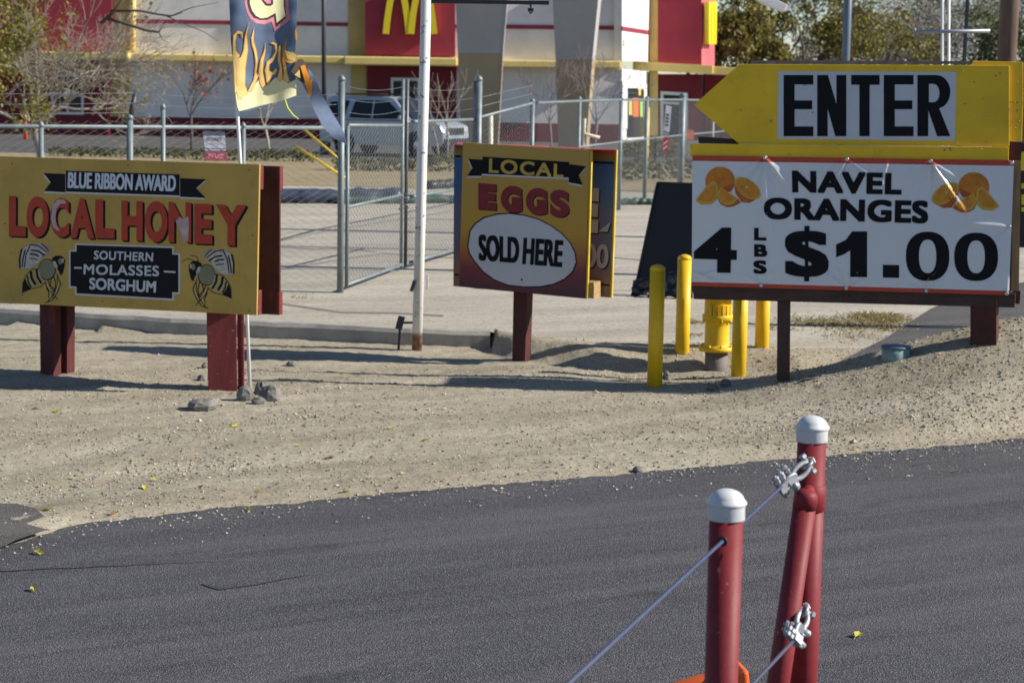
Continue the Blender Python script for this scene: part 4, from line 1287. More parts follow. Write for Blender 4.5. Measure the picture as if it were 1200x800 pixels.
b.stroke(surf, Z1([(302, 500), (333, 501)]), 2.0, .0034); b.stroke(surf, Z1([(668, 515), (716, 518)]), 2.0, .0034)
b.build('lettering', pm('plaque_grey', (.50, .53, .60), .5, .08), hon)
def bee(m):
    b = MB()
    W = lambda p: [m(*q) for q in p]
    b.paint(surf, [W([(196, 405), (200, 240), (235, 170), (320, 132), (440, 132), (530, 160), (552, 240), (470, 275), (400, 345), (340, 405), (260, 405)])], .0010, 4)
    b.paint(surf, [W([(205, 398), (215, 240), (245, 185), (320, 143), (430, 143), (500, 215), (440, 265), (400, 335), (330, 395), (260, 395)])], .0016, 3)
    for p, wd in (([(228, 190), (205, 290), (208, 395)], 2.0), ([(262, 200), (240, 290), (230, 385)], 1.6), ([(318, 145), (270, 250), (254, 385)], 1.4), ([(322, 148), (400, 160), (485, 225)], 1.5), ([(325, 205), (400, 215), (465, 262)], 1.9), ([(310, 246), (360, 248), (405, 268)], 1.9), ([(430, 140), (475, 175), (505, 215)], 1.3), ([(305, 290), (350, 295), (395, 305)], 1.2)):
        b.stroke(surf, W(p), wd, .0024, 0)
    # abdomen
    b.paint(surf, [W([(430, 395), (330, 405), (270, 470), (238, 545), (230, 650), (320, 610), (420, 590), (475, 535)])], .0020, 2)
    for p, wd in (([(320, 425), (330, 500), (370, 565)], 3.0), ([(380, 405), (390, 480), (430, 550)], 2.6), ([(285, 470), (295, 540), (325, 590)], 1.8)):
        b.stroke(surf, W(p), wd, .0028, 0)
    b.stroke(surf, W([(300, 455), (312, 520), (345, 578)]), 1.0, .0032, 3); b.stroke(surf, W([(400, 410), (412, 470), (440, 520)]), 1.2, .0032, 3)
    b.paint(surf, [W([(228, 652), (236, 560), (262, 500), (285, 555), (325, 606)])], .0030, 0)
    b.stroke(surf, W([(430, 395), (330, 405), (270, 470), (238, 545), (230, 650), (320, 610), (420, 590), (475, 535)]), .8, .0032, 0)
    # legs
    for p in ([(470, 540), (500, 610), (600, 718)], [(590, 450), (632, 560), (600, 640), (545, 725), (470, 755)], [(560, 470), (580, 560), (560, 660), (500, 735)], [(480, 590), (510, 650), (505, 700)], [(540, 480), (520, 560), (560, 640)], [(590, 480), (600, 560), (570, 640)], [(500, 520), (520, 580), (580, 620)]):
        b.stroke(surf, W(p), .95, .0026, 0)
    b.stroke(surf, W([(575, 470), (610, 560), (585, 640)]), 1.3, .0022, 1)
    b.stroke(surf, W([(490, 560), (530, 640), (520, 720)]), 1.4, .0022, 1)
    # thorax and head
    b.paint(surf, [W(ell(490, 408, 92, 112))], .0030, 0); b.paint(surf, [W(ell(488, 406, 84, 103))], .0036, 5)
    b.paint(surf, [W([(540, 290), (580, 262), (640, 265), (675, 305), (672, 370), (655, 440), (632, 475), (610, 420), (575, 380), (545, 330)])], .0040, 0)
    b.paint(surf, [W([(548, 320), (575, 320), (600, 370), (590, 405), (560, 370)])], .0046, 3)
    b.paint(surf, [W(ell(628, 322, 22, 34))], .0046, 5); b.paint(surf, [W([(645, 290), (664, 300), (662, 340), (645, 330)])], .0048, 3)
    return b
mats = [M_SIGNBLK, M_CREAM, M_BEEY, M_WING, pm('bee_halo', (.36, .27, .16), .6), M_BEEG]
lb_ = lambda x, y: (x / 8.89, 270 + y / 8.89)
bee(lb_).build('bee_painting', mats, hon)
rb_ = lambda x, y: (242 - (x / 8.89 - 55), 322.5 + (270 + y / 8.89 - 316))
rbm = bee(rb_)
rbm.stroke(surf, [(233, 308), (231, 301), (223, 299)], .7, .003, 0); rbm.stroke(surf, [(228, 306), (220, 303), (213, 307)], .7, .003, 0)
rbm.build('bee_painting', mats, hon)
# back board and the frame pieces between
MB().slab(PH, [(10, 184), (327.5, 195), (327.5, 369), (10, 354)], -.42, .02).build('back_panel', M_DKRED, hon)
b = MB()
for (x0, y0, y1) in ((301, 193.5, 222), (299, 340, 369), (4, 184, 210)):
    b.slab(PH, [(x0 + .2, y0), (x0 + 4, y0 + .1), (x0 + 3.6, y1), (x0 - .2, y1 - .1)], -.022, .05)
for (x0, y0, y1) in ((324.5, 195, 222), (324, 343, 369)):
    b.slab(PH, [(x0, y0), (x0 + 3.4, y0), (x0 + 3.4, y1), (x0, y1)], -.37, .05)
b.slab(PH, [(6, 186), (270, 194), (270, 202), (6, 194)], -.022, .3)
b.slab(PH, [(6, 344), (270, 356.5), (270, 364.5), (6, 352)], -.022, .3)
b.build('frame', M_POSTRED, hon)
PS = Plane(hb, -6)
def zpost(name, x0t, x1t, yt, x0b, x1b, yb, off, tk, mat, plane=PS):
    return bevel(MB().slab(plane, [(x0t, yt), (x1t, yt), (x1b, yb), (x0b, yb)], off, tk).build(name, mat, hon), .004)
zpost('post', 241.5, 276, 340, 244, 278, 470, .0, .11, M_POSTRED)
zpost('post', 277.5, 285.5, 340, 279, 286, 464, -.08, .14, M_POSTRED)
lp0 = gp(62, 446)
PS2 = Plane(PH.at(62, 446) - PH.n * .13, 30)
M_POSTDK = pm('shaded_red_wood', (.085, .014, .016), .7, .3, 5, .6, .4, 40, stretch=(5, 5, .6), dirtcol=(.05, .02, .02))  # darker copy of the red post wood, with the left posts' shade in it
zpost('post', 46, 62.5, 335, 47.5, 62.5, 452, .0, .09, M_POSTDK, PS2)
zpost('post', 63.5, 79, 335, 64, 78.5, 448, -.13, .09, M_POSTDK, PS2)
b = MB().slab(PS2, [(56.5, 338), (61.5, 338), (61.5, 380), (57, 380)], .04, .035); b.build('cleat', M_POSTRED, hon)

b = MB(); rn = random.Random(6)
for (x, y) in ((14, 192), (150, 194), (292, 199), (6, 262), (296, 276), (62, 349), (240, 360), (292, 364), (120, 353), (26, 345)):
    p = PH.at(x, y, .0005); b.lathe(p, [(.006, 0), (.006, .0015), (.003, .0025)], 8, axis=PH.n)
b.build('screw', pm('rusty_screw', (.11, .06, .03), .7, .3), hon)

# ---- egg sign
ebase = gp(608, 428)
PE = Plane(ebase + Vector((0, -.1, 0)), 21)
egg = thing('egg_sign', 'square ochre sign for local eggs with white painted egg on a red post', 'sign', (ebase.x, ebase.y, 0))
def zmat(name, stops, rough=.5):
    m, t, bb = nodes(name)
    c = t.nodes.new('ShaderNodeTexCoord').outputs['Object']
    s_ = t.nodes.new('ShaderNodeSeparateXYZ'); t.links.new(c, s_.inputs[0])
    mr = t.nodes.new('ShaderNodeMapRange'); mr.inputs[1].default_value = stops[0]; mr.inputs[2].default_value = stops[1]
    n_ = nz(t, c, 5, 4); ad = t.nodes.new('ShaderNodeMath'); ad.operation = 'MULTIPLY_ADD'; ad.inputs[1].default_value = .08; 
    t.links.new(n_, ad.inputs[0]); t.links.new(s_.outputs[2], ad.inputs[2]); t.links.new(ad.outputs[0], mr.inputs[0])
    t.links.new(ramp(t, mr.outputs[0], stops[2]), bb.inputs['Base Color'])
    bb.inputs['Roughness'].default_value = rough
    return m
zb_, zt_ = PE.at(610, 345).z, PE.at(610, 170).z
M_EGGP = zmat('sunset_paint', (zb_, zt_, [(.05, (.07, .018, .035)), (.2, (.19, .03, .045)), (.31, (.38, .13, .03)), (.45, (.48, .28, .03)), (1.0, (.42, .28, .06))]))
e = lambda x, y: (530 + x / 3.81, 150 + y / 3.81)
E = lambda p: [e(*q) for q in p]
se = PE.at
bevel(MB().slab(PE, E([(48, 65), (600, 97), (612, 100), (614, 112), (592, 762), (30, 708)]), 0, .02).build('panel', M_EGGP, egg), .003)
b = MB().slab(PE, E([(616, 100), (623, 101), (603, 762), (595, 762)]), -.004, .03); b.build('edge_strip', pm('edge_yellow', (.6, .42, .04), .5), egg)
b = MB()
for p in (E([(135, 128), (522, 152), (522, 222), (130, 205)]), E([(72, 138), (134, 142), (131, 214), (66, 215), (90, 180)]), E([(523, 162), (598, 172), (565, 212), (582, 255), (519, 243)])):
    b.paint(se, [[(x - .5, y + 2.0) for x, y in p]], .0012, 0); b.paint(se, [p], .0024, 1)
b.build('ribbon', [M_SIGNWHT, M_SIGNBLK], egg)
b = MB(); b.heavy(se, 'LOCAL', E([(165, 136), (498, 162), (496, 222), (163, 200)]), .0036, .6, .55, sp=1.15)
b.build('lettering', pm('letter_yellow', (.50, .36, .06), .5), egg)
b1, b2_ = MB(), MB()
for ch, x0, x1, yt, yb in (('E', 116, 197, 249, 365), ('G', 216, 312, 258, 378), ('G', 328, 424, 268, 388), ('S', 436, 522, 276, 398)):
    q = E([(x0, yt - 3), (x1, yt + 3), (x1, yb + 3), (x0, yb - 3)])
    bd_ = .075 if ch != 'S' else .06
    b1.text(se, ch, q, .0012, bd_, sh=(1.1, 1.1)); b1.text(se, ch, q, .0016, bd_, sh=(.5, .5)); b2_.text(se, ch, q, .0028, bd_)
b1.build('letter_shadow', M_SIGNBLK, egg); b2_.build('lettering', pm('egg_red', (.20, .015, .022), .5, .1), egg)
EGG = [(72, 530), (82, 460), (106, 428), (145, 402), (200, 388), (255, 384), (320, 392), (380, 408), (440, 438), (490, 475), (525, 515), (546, 558), (551, 600), (535, 640), (500, 672), (450, 695), (390, 706), (320, 707), (250, 699), (190, 676), (140, 640), (100, 592), (80, 560)]
ctr = (315, 550)
b = MB(); b.paint(se, [E([(ctr[0] + (x - ctr[0]) * 1.025, ctr[1] + (y - ctr[1]) * 1.035) for x, y in EGG])], .0012, 0); b.paint(se, [E(EGG)], .0024, 1)
b.build('egg_painting', [M_SIGNBLK, M_SIGNWHT], egg)
b = MB(); b.heavy(se, 'SOLD', E([(116, 475), (300, 487), (298, 605), (118, 592)]), .0036, 1.25, .9, sp=1.04); b.heavy(se, 'HERE', E([(318, 490), (497, 502), (490, 621), (312, 608)]), .0036, 1.2, .9, sp=1.06)
b.paint(se, [ell(*e(310, 677), 1.3, 1.3, 8)], .0036); b.paint(se, [ell(*e(328, 260), .7, .7, 8)], .0036)
b.build('lettering', M_SIGNBLK, egg)
# the reused board behind
sb = lambda x, y, off=0: PE.at(x, y, off - .24)
M_BBLUE = zmat('old_board_paint', (zb_, zt_, [(.0, (.22, .12, .07)), (.14, (.26, .15, .09)), (.3, (.14, .125, .17)), (.6, (.11, .125, .22)), (.70, (.05, .12, .27)), (.92, (.025, .10, .27)), (.95, (.25, .16, .04)), (1, (.25, .16, .04))]))
bb_ = MB().slab(PE, E([(8, 76), (726, 100), (703, 757), (5, 706)]), -.24, .02).build('back_board', M_BBLUE, egg)
MB().slab(PE, E([(727, 98), (735, 99), (712, 757), (704, 757)]), -.235, .03).build('edge_strip', pm('edge_yellow', (.6, .42, .04), .5), egg)
b1, b2_ = MB(), MB()
for ch, q, bd_ in (('E', E([(560, 262), (658, 270), (650, 470), (552, 462)]), .08), ('A', E([(662, 268), (800, 276), (790, 470), (654, 462)]), .07), ('00', E([(592, 512), (700, 520), (695, 630), (586, 622)]), .03), ('.', E([(708, 622), (716, 622), (716, 632), (708, 632)]), .0)):
    t1_ = [t for t in [tuple((lerp(lerp(q[3][0], q[2][0], u), lerp(q[0][0], q[1][0], u), v), lerp(lerp(q[3][1], q[2][1], u), lerp(q[0][1], q[1][1], u), v)) for u, v in t) for t in glyphs(ch, bd_)] if max(p[0] for p in t) < 721 and all(p[0] < e(735 - (p[1] - e(0, 98)[1]) * 3.81 * .034, 0)[0] - 1.2 for p in t)]
    b1.tris(sb, [tuple((x + 1.3, y + 1.5) for x, y in t) for t in t1_ if max(p[0] for p in t) < 718], .001, 0); b2_.tris(sb, t1_, .003, 0)
b1.build('letter_shadow', M_SIGNBLK, bb_); b1 = MB(); b1.paint(sb, [E([(640, 692), (702, 698), (702, 706), (640, 700)])], .001); b1.paint(sb, [E([(12, 122), (40, 123), (40, 132), (12, 131)])], .001); b1.paint(sb, [E([(628, 148), (722, 152), (722, 162), (628, 158)])], .001); b1.paint(sb, [E([(8, 650), (30, 652), (30, 660), (8, 658)])], .001)
b1.build('painted_band', M_SIGNBLK, bb_); b2_.build('lettering', pm('old_letter', (.42, .40, .37), .6, .1), bb_)
b = MB().slab(PE, E([(594, 687), (632, 690), (632, 762), (592, 758)]), -.03, .18); b.build('spacer_block', pm('particle_board', (.33, .22, .1), .9, .45, 40), egg)
# red plastic sheet folded over the top
b = MB(); rn = random.Random(3)
def cloth(pts, n=5):
    vs, fs = [], []
    m = len(pts)
    for i, (x, y) in enumerate(pts):
        for k in range(n):
            u = k / (n - 1)
            vs.append(PE.at(x + rn.uniform(-.5, .5), y + rn.uniform(-.7, .7) + 1.2 * math.sin(u * 3.1) * -1, -.005 - .25 * u))
    for i in range(m - 1):
        for k in range(n - 1):
            fs.append((i * n + k, (i + 1) * n + k, (i + 1) * n + k + 1, i * n + k + 1))
    b.add(vs, fs, 0, True)
cloth([e(20 + i * 47, 70 + i * 1.8 + (2 if i % 2 else 0)) for i in range(16)])
for (x0, y0, x1, y1) in ((630, 96, 724, 120), (10, 74, 40, 96)):
    q = [sb(*e(lerp(x0, x1, i / 6), lerp(y0, y0 + 4, i / 6)), .02 + .03 * (i % 2)) for i in range(7)] + [sb(*e(lerp(x0, x1, i / 6), y0 + (y1 - y0) * (.3 + .7 * (i / 6 if x0 > 100 else 1 - i / 6)) + 4), .03) for i in range(7)]
    b.add(q, [(i, i + 1, 8 + i, 7 + i) for i in range(6)], 0, True)
b.build('red_sheet', pm('red_plastic', (.5, .035, .025), .35, .15, 12), egg)
zp = zpost
bevel(MB().slab(Plane(ebase, 30), [(602, 325), (618.5, 325), (615, 429), (600, 428)], 0, .1).build('post', M_DKRED, egg), .004)

# ---- orange sign with the arrow board
sbz = yp(918, 440, 15.8)
PO = Plane(sbz, 5)
ora = thing('orange_sign', 'big yellow arrow board above a white banner pricing navel oranges', 'sign', (sbz.x, sbz.y, 0))
o_ = lambda x, y: (790 + x / 2.666, 60 + y / 2.666)
O = lambda p: [o_(*q) for q in p]
so_ = PO.at
bevel(MB().slab(PO, [(813.3, 123), (866.9, 75.2), (1183, 76.8), (1183, 171.5), (866, 168.6)], .05, .03).build('arrow_board', M_SIGNYEL, ora), .003)
bevel(MB().slab(PO, [(1140, 71.5), (1199, 73), (1199, 120), (1140, 119)], .015, .03).slab(PO, [(1140, 119.6), (1199, 120.6), (1197.5, 166), (1140, 165)], .013, .03).build('side_board', M_SIGNYEL, ora), .003)
b = MB(); rn = random.Random(9)
for i in range(8):
    x0, x1 = 880 + i * 32, 880 + i * 32 + 31.6
    if x1 > 1138: x1 = 1138
    b.slab(PO, [(x0, 71 + i * .1 + rn.uniform(-.4, .4)), (x1, 71.2 + i * .1 + rn.uniform(-.4, .4)), (x1, 75.6), (x0, 75)], .047, .07)
b.build('top_plank', pm('grey_plank', (.24, .17, .15), .9, .35, 8, .4, .4, 40), ora)
b = MB(); b.paint(so_, [O([(325, 63), (882, 65), (878, 280), (322, 274)])], .0515); b.build('white_patch', M_SIGNWHT, ora)
# ENTER in block letters
def blk(m):
    b = MB()
    def P_(polys, x0, x1): 
        y0, y1 = 75, 266
        return [[o_(x0 + (x1 - x0) * u - (1 - v) * 0, y1 + (y0 - y1) * v) for u, v in p] for p in polys]
    Eg = [[(0, 0), (1, 0), (1, .16), (.37, .16), (.37, .44), (.96, .44), (.96, .585), (.37, .585), (.37, .845), (1, .845), (1, 1), (0, 1)]]
    Ng = [[(0, 0), (.36, 0), (.36, .45), (.62, 0), (1, 0), (1, 1), (.66, 1), (.66, .52), (.37, 1), (0, 1)]]
    Tg = [[(.29, 0), (.65, 0), (.65, .84), (1, .84), (1, 1), (0, 1), (0, .84), (.29, .84)]]
    bow = [(.58 + .42 * math.cos(a), .725 + .275 * math.sin(a)) for a in [math.pi / 2 - i * math.pi / 12 for i in range(13)]]
    ih = [(.50 + .17 * math.cos(a), .705 + .15 * math.sin(a)) for a in [math.pi / 2 - i * math.pi / 8 for i in range(9)]]
    Rg = [[(0, 0), (.33, 0), (.33, .42), (.60, 0), (1.0, 0), (.66, .455)] + bow[::-1][1:] + [(0, 1)], [(.35, .555)] + ih[::-1] + [(.35, .855)]]
    for g, x0, x1 in ((Eg, 342, 435), (Ng, 447, 538), (Tg, 553, 642), (Eg, 655, 748), (Rg, 760, 863)):
        b.paint(so_, P_(g, x0, x1), .053)
    return b
blk(0).build('lettering', M_SIGNBLK, ora)
bevel(MB().slab(PO, [(808.5, 168.6), (1182.5, 172.4), (1182, 188.7), (809, 183)], .075, .06).build('yellow_beam', M_SIGNYEL, ora), .003)
b = MB(); b.slab(PO, [(818, 160), (864, 163), (866, 169), (819, 168)], .0, .06); b.build('dark_block', M_BROWNW, ora)
b = MB()
for (x, y) in ((943, 100), (952, 132), (1128, 84), (1131, 122), (1142, 96), (1152, 116), (1121, 168), (1150, 175), (1192, 96), (1194, 142), (1189, 120), (1154, 140), (1040, 172), (925, 181), (868, 129), (1190, 150)):
    p = PO.at(x, y, .052 if y < 168 and x < 1183 else (.077 if y >= 168 else .017)); b.lathe(p, [(.006, 0), (.006, .002), (.002, .004)], 8, axis=PO.n)
b.build('screw', pm('screw_steel', (.3, .22, .12), .5, .3, metal=.5), ora)
# banner: a real wrinkled sheet
BQ = O([(57, 326), (1062, 341), (1046, 762), (55, 733)])
def bq(u, v):
    t = (lerp(BQ[0][0], BQ[1][0], u), lerp(BQ[0][1], BQ[1][1], u)); bt = (lerp(BQ[3][0], BQ[2][0], u), lerp(BQ[3][1], BQ[2][1], u))
    return (lerp(t[0], bt[0], v), lerp(t[1], bt[1], v))
GT = [(283, 333), (540, 338), (801, 344), (1055, 349), (272, 731), (538, 740), (788, 748), (1039, 757), (1047, 549)]
GTP = [o_(*g) for g in GT]
def foldline(px, py, ax, ay, bx, by, wd, amp):
    dx, dy = bx - ax, by - ay
    L = math.hypot(dx, dy); t = ((px - ax) * dx + (py - ay) * dy) / (L * L)
    if t < -.05 or t > 1.1: return 0
    d = ((px - ax) * dy - (py - ay) * dx) / L
    wl = wd * (.35 + .9 * max(0, t))
    return amp * math.exp(-(d / wl) ** 2) * sstep(-.05, .12, t) * (1 - sstep(.55, 1.1, t))
FOLDS = []
rn = random.Random(12)
for i, (gx, gy) in enumerate(GTP):
    if i < 3:
        for a in (-62, -38, -12, 10, 34, 58):
            L = rn.uniform(28, 62); an = math.radians(a + rn.uniform(-9, 9))
            FOLDS.append((gx, gy, gx + math.sin(an) * L, gy + math.cos(an) * L, rn.uniform(1.6, 3.0), rn.uniform(.0016, .0042) * rn.choice((1, 1, -1))))
    elif i < 8:
        for a in (-55, -25, 5, 35, 60):
            L = rn.uniform(18, 40); an = math.radians(a + rn.uniform(-9, 9))
            FOLDS.append((gx, gy, gx + math.sin(an) * L, gy - math.cos(an) * L, rn.uniform(1.4, 2.6), rn.uniform(.0014, .0034) * rn.choice((1, -1))))
FOLDS += [(1091, 190, 1140, 262, 4, .006), (1093, 190, 1093, 250, 3, -.003), (896, 190, 902, 330, 3.5, .0045), (812, 318, 850, 336, 2.5, .004), (820, 322, 845, 318, 2, .003), (1180, 265, 1130, 262, 3, .003), (1180, 266, 1150, 300, 4, -.003), (1040, 190, 1030, 230, 3, .003), (1000, 335, 980, 300, 2.5, .003), (1080, 338, 1110, 300, 3, .003), (960, 333, 985, 310, 2.2, .003)]
def bh(px, py):
    h = .0035 * noise.noise((px * .028, py * .02, 4)) + .0012 * noise.noise((px * .1, py * .07, 8))
    for f_ in FOLDS: h += 3.6 * foldline(px, py, *f_)
    for gx, gy in GTP:
        h -= .003 * math.exp(-((px - gx) ** 2 + (py - gy) ** 2) / 30)
    return h
def sban(px, py, off=0): return PO.at(px, py, .088 + off + bh(px, py))
M_BAN, t_, b_ = nodes('banner_vinyl')
b_.inputs['Base Color'].default_value = (.62, .65, .70, 1); b_.inputs['Roughness'].default_value = .28; b_.inputs['Specular IOR Level'].default_value = .6
M_BANRED = pm('banner_stripe', (.45, .055, .03), .4, .08)
NU, NV = 240, 96
vs = [sban(*bq(i / NU, j / NV)) for j in range(NV + 1) for i in range(NU + 1)]
b = MB()
st_ = [j for j in range(NV) if j / NV < .036 or j / NV > .962]
b.add(vs, [(j * (NU + 1) + i, (j + 1) * (NU + 1) + i, (j + 1) * (NU + 1) + i + 1, j * (NU + 1) + i + 1) for j in range(NV) if j not in st_ for i in range(NU)], 0, True)
b.add(vs, [(j * (NU + 1) + i, (j + 1) * (NU + 1) + i, (j + 1) * (NU + 1) + i + 1, j * (NU + 1) + i + 1) for j in st_ for i in range(NU)], 1, True)
ban = b.build('banner', [M_BAN, M_BANRED], ora)
b = MB()
T = lambda s_, q, bo, sp=1.0: b.heavy(sban, s_, O(q), .0022, bo, bo * .8, maxlen=6.0, sp=sp)
T('NAVEL', [(368, 373), (712, 381), (710, 449), (369, 442)], 1.75, 1.1)
T('ORANGES', [(280, 457), (795, 467), (793, 539), (280, 525)], 1.75, 1.07)
T('4', [(62, 548), (197, 552), (195, 693), (62, 690)], 3.4)
T('L', [(250, 552), (288, 553), (288, 592), (250, 591)], 1.2); T('B', [(250, 603), (291, 604), (291, 643), (250, 642)], 1.2); T('S', [(248, 653), (289, 654), (289, 696), (248, 695)], 1.2)
T('S', [(346, 560), (483, 562), (483, 706), (346, 704)], 3.7)
b.paint(sban, [O([(407, 546), (423, 546), (423, 566), (407, 566)])], .0042, 0, 4.0); b.paint(sban, [O([(406, 698), (422, 698), (422, 719), (406, 719)])], .0042, 0, 4.0); b.paint(sban, [O([(409, 566), (420, 566), (419, 698), (408, 698)])], .0045, 0, 4.0)
b.paint(sban, [O([(603, 563), (603, 706), (550, 705), (550, 622), (532, 634), (506, 644), (506, 604), (536, 590), (556, 563)])], .0022, 0, 4.0)
b.paint(sban, [O([(652, 667), (703, 668), (703, 708), (652, 707)])], .0022, 0, 4.0)
for x0, x1, y0, y1 in ((724, 860, 564, 718), (875, 1012, 567, 718)):
    cx, cy = (x0 + x1) / 2, (y0 + y1) / 2; rx, ry = (x1 - x0) / 2, (y1 - y0) / 2
    sup = lambda kx, ky, n=36, pw=.86: [o_(cx + kx * math.copysign(abs(math.cos(t)) ** pw, math.cos(t)), cy + ky * math.copysign(abs(math.sin(t)) ** pw, math.sin(t))) for t in [2 * math.pi * i / n for i in range(n)]]
    b.paint(sban, [sup(rx, ry), sup(rx * .40, ry * .68)[::-1]], .0022, 0, 4.0)
b.build('lettering', M_SIGNBLK, ban)
M_OR = pm('print_orange', (.50, .17, .015), .4, .25, 12); M_ORD = pm('print_deep_orange', (.40, .09, .012), .4, .25, 14); M_ORR = pm('print_rind', (.52, .36, .045), .4, .1); M_ORF = pm('print_flesh', (.56, .22, .018), .4, .2, 16); M_ORW = pm('print_pith', (.62, .5, .25), .4)
def oranges(m):
    b = MB()
    W = lambda p: [m(x, y) for x, y in p]
    def pt(p, off, mi): b.paint(sban, [W(p)], off, mi, 4.0)
    pt(ell(440, 325, 175, 172, 30), .0016, 0)
    pt([(275, 370)] + [(440 + 170 * math.cos(a), 325 + 168 * math.sin(a)) for a in [math.pi * .93 - i * math.pi * .9 / 14 for i in range(15)]] + [(560, 360), (440, 420), (330, 400)], .0018, 1)
    pt([(415, 160), (440, 152), (462, 160), (440, 176)], .0020, 2)
    # half orange at the side
    pt([(600, 330), (620, 470), (690, 570), (780, 580), (860, 540), (905, 460), (780, 420)], .0022, 1)
    h = [(760 + 168 * math.cos(t) * .88 - 96 * math.sin(t) * .45, 408 + 168 * math.cos(t) * .58 + 96 * math.sin(t) * .95) for t in [2 * math.pi * i / 28 for i in range(28)]]
    pt(h, .0024, 2)
    h2 = [(760 + (x - 760) * .88, 408 + (y - 408) * .86) for x, y in h]
    pt(h2, .0027, 3); pt(ell(750, 395, 16, 14, 10), .0030, 4)
    for k in range(8):
        i = k * 3.5; a = h2[int(i) % 28]
        b.stroke(sban, W([(752, 396), ((752 + a[0] * 3) / 4, (396 + a[1] * 3) / 4)]), .35, .0029, 2, 4.0)
    # two wedges
    pt([(355, 320), (400, 350), (415, 450), (400, 540), (340, 595), (220, 600), (150, 550), (160, 535), (280, 380)], .0026, 2)
    pt([(350, 345), (385, 372), (397, 450), (380, 520), (320, 565), (230, 568), (172, 540), (285, 405)], .0029, 3)
    pt([(440, 390), (410, 450), (405, 520), (440, 590), (520, 632), (600, 620), (680, 575), (650, 530)], .0026, 1)
    pt([(445, 392), (412, 450), (412, 520), (450, 580), (520, 605), (590, 590), (650, 530)], .0029, 2)
    pt([(455, 405), (432, 455), (432, 515), (465, 562), (520, 582), (580, 565), (632, 525), (540, 455)], .0032, 3)
    pt([(530, 450), (590, 450), (580, 475), (545, 470)], .0034, 4)
    return b
om = [M_OR, M_ORD, M_ORR, M_ORF, M_ORW]
oranges(lambda x, y: (800 + x * .1, 180 + y * .1)).build('orange_picture', om, ban)
# the other cluster is its mirror image on the banner's right
oranges(lambda x, y: (1187.0 - (x * .1 - 0) * 1.04 - .0, 188 + (y * .1) * 1.0 - 1.5 + (-(x * .1) + 50) * .015)).build('orange_picture', om, ban)
b = MB()
for gx, gy in GTP:
    p = sban(gx, gy, .003); 
    b.lathe(p, [(.014, 0), (.016, .003), (.012, .006), (.006, .004)], 14, axis=PO.n)
b.build('grommet', pm('grommet_steel', (.55, .57, .6), .25, .05, metal=.8), ban)
# frame and posts
b = MB(); b.slab(PO, [(811, 333), (1190.5, 343.5), (1189.5, 360.5), (813, 350.5)], .05, .1); b.build('bottom_beam', M_BROWNW, ora).modifiers.new('bevel', 'BEVEL').width = .004
b = MB(); b.slab(PO, [(1187.5, 188), (1196.5, 188), (1194, 341), (1185, 341)], .02, .1); b.build('side_post', M_TANW, ora)
b = MB(); b.slab(PO, [(1189.5, 341), (1196, 341), (1195, 356), (1190.8, 356)], .03, .12); b.build('corner_block', M_DKRED, ora); b = MB(); b.slab(PO, [(1184, 166), (1198.5, 167), (1196, 188), (1184, 188)], .01, .09); b.build('corner_block', M_DKRED, ora)
b = MB(); b.slab(PO, [(884, 80), (1194, 80), (1192, 165), (884, 168)], -.5, .02); b.build('rear_arrow_board', M_BROWNW, ora)
b = MB(); b.slab(PO, [(826, 180), (1193, 186), (1191, 340), (828, 334)], -.505, .02); b.build('rear_panel', M_BROWNW, ora)
b = MB(); b.slab(PO, [(1174, 80), (1179, 80), (1178, 338), (1173, 338)], .03, .5); b.build('shadow_filler', M_BROWNW, ora)  # hidden board added between front and rear panels to fill the cast shadow
b = MB(); b.slab(PO, [(812, 186), (1184, 192), (1184, 342), (814, 333)], .045, .02); b.build('backing_board', M_BROWNW, ora)
b = MB(); b.slab(PO, [(911.5, 345), (926.5, 345), (925.5, 446), (910.8, 446)], .0, .09); b.build('post', M_BROWNW, ora)
PR = Plane(yp(1150, 406, PO.at(1150, 380).y), 20)
b = MB(); b.slab(PR, [(1137, 350), (1168, 350), (1167.5, 412), (1137, 420)], .03, .16); bevel(b.build('post', M_DKRED, ora), .004)

# ------------------------------------------------------------------ flag
fb = gp(291, 462, .01); fb.y += .12
PFL = Plane(fb, -22)
flg = thing('flame_flag', 'tall dark blue feather flag with orange flames on a thin white pole', 'flag', (fb.x, fb.y, 0))
ptop = yp(274, -40, fb.y)
b = MB(); b.tube([Vector((fb.x, fb.y, -.05)), yp(283.5, 220, fb.y), yp(278, 128, fb.y), ptop], [.014, .0135, .013, .012], 10); b.build('pole', pm('white_fibreglass', (.78, .8, .82), .3, .03), flg)
def fh(px, py): return .03 * math.sin((px - 268) * .085 + py * .012) + .02 * math.sin(py * .04 + 1) + .012 * noise.noise((px * .06, py * .05, 2))
def sfl(px, py, off=0): return PFL.at(px, py, .03 + off + fh(px, py))
LEFT = [(-70, 267), (0, 268.5), (50, 270.5), (100, 276), (131, 278.5)]
RIGHT = [(-70, 352), (0, 348), (40, 347.5), (60, 346), (80, 345.5), (113, 347.5)]
nU, nV = 40, 90
vs = []
for j in range(nV + 1):
    for i in range(nU + 1):
        u = i / nU; yb = lerp(131, 113, u) + 2.2 * math.sin(u * 5); y = lerp(-70, yb, j / nV)
        vs.append(sfl(lerp(interp(LEFT, y), interp(RIGHT, y), u), y))
M_FNAVY = pm('flag_navy', (.10, .145, .235), .7, .15, 5)
M_FPALE = leafmat('flag_pale_yellow', (.85, .82, .48), (.85, .82, .48), .15)
M_FOR = leafmat('flag_orange', (.72, .27, .03), (.72, .27, .03), .15)
M_FYEL = leafmat('flag_yellow', (.82, .60, .22), (.82, .60, .22), .15)
M_FPINK = pm('flag_pink', (.60, .22, .27), .7)
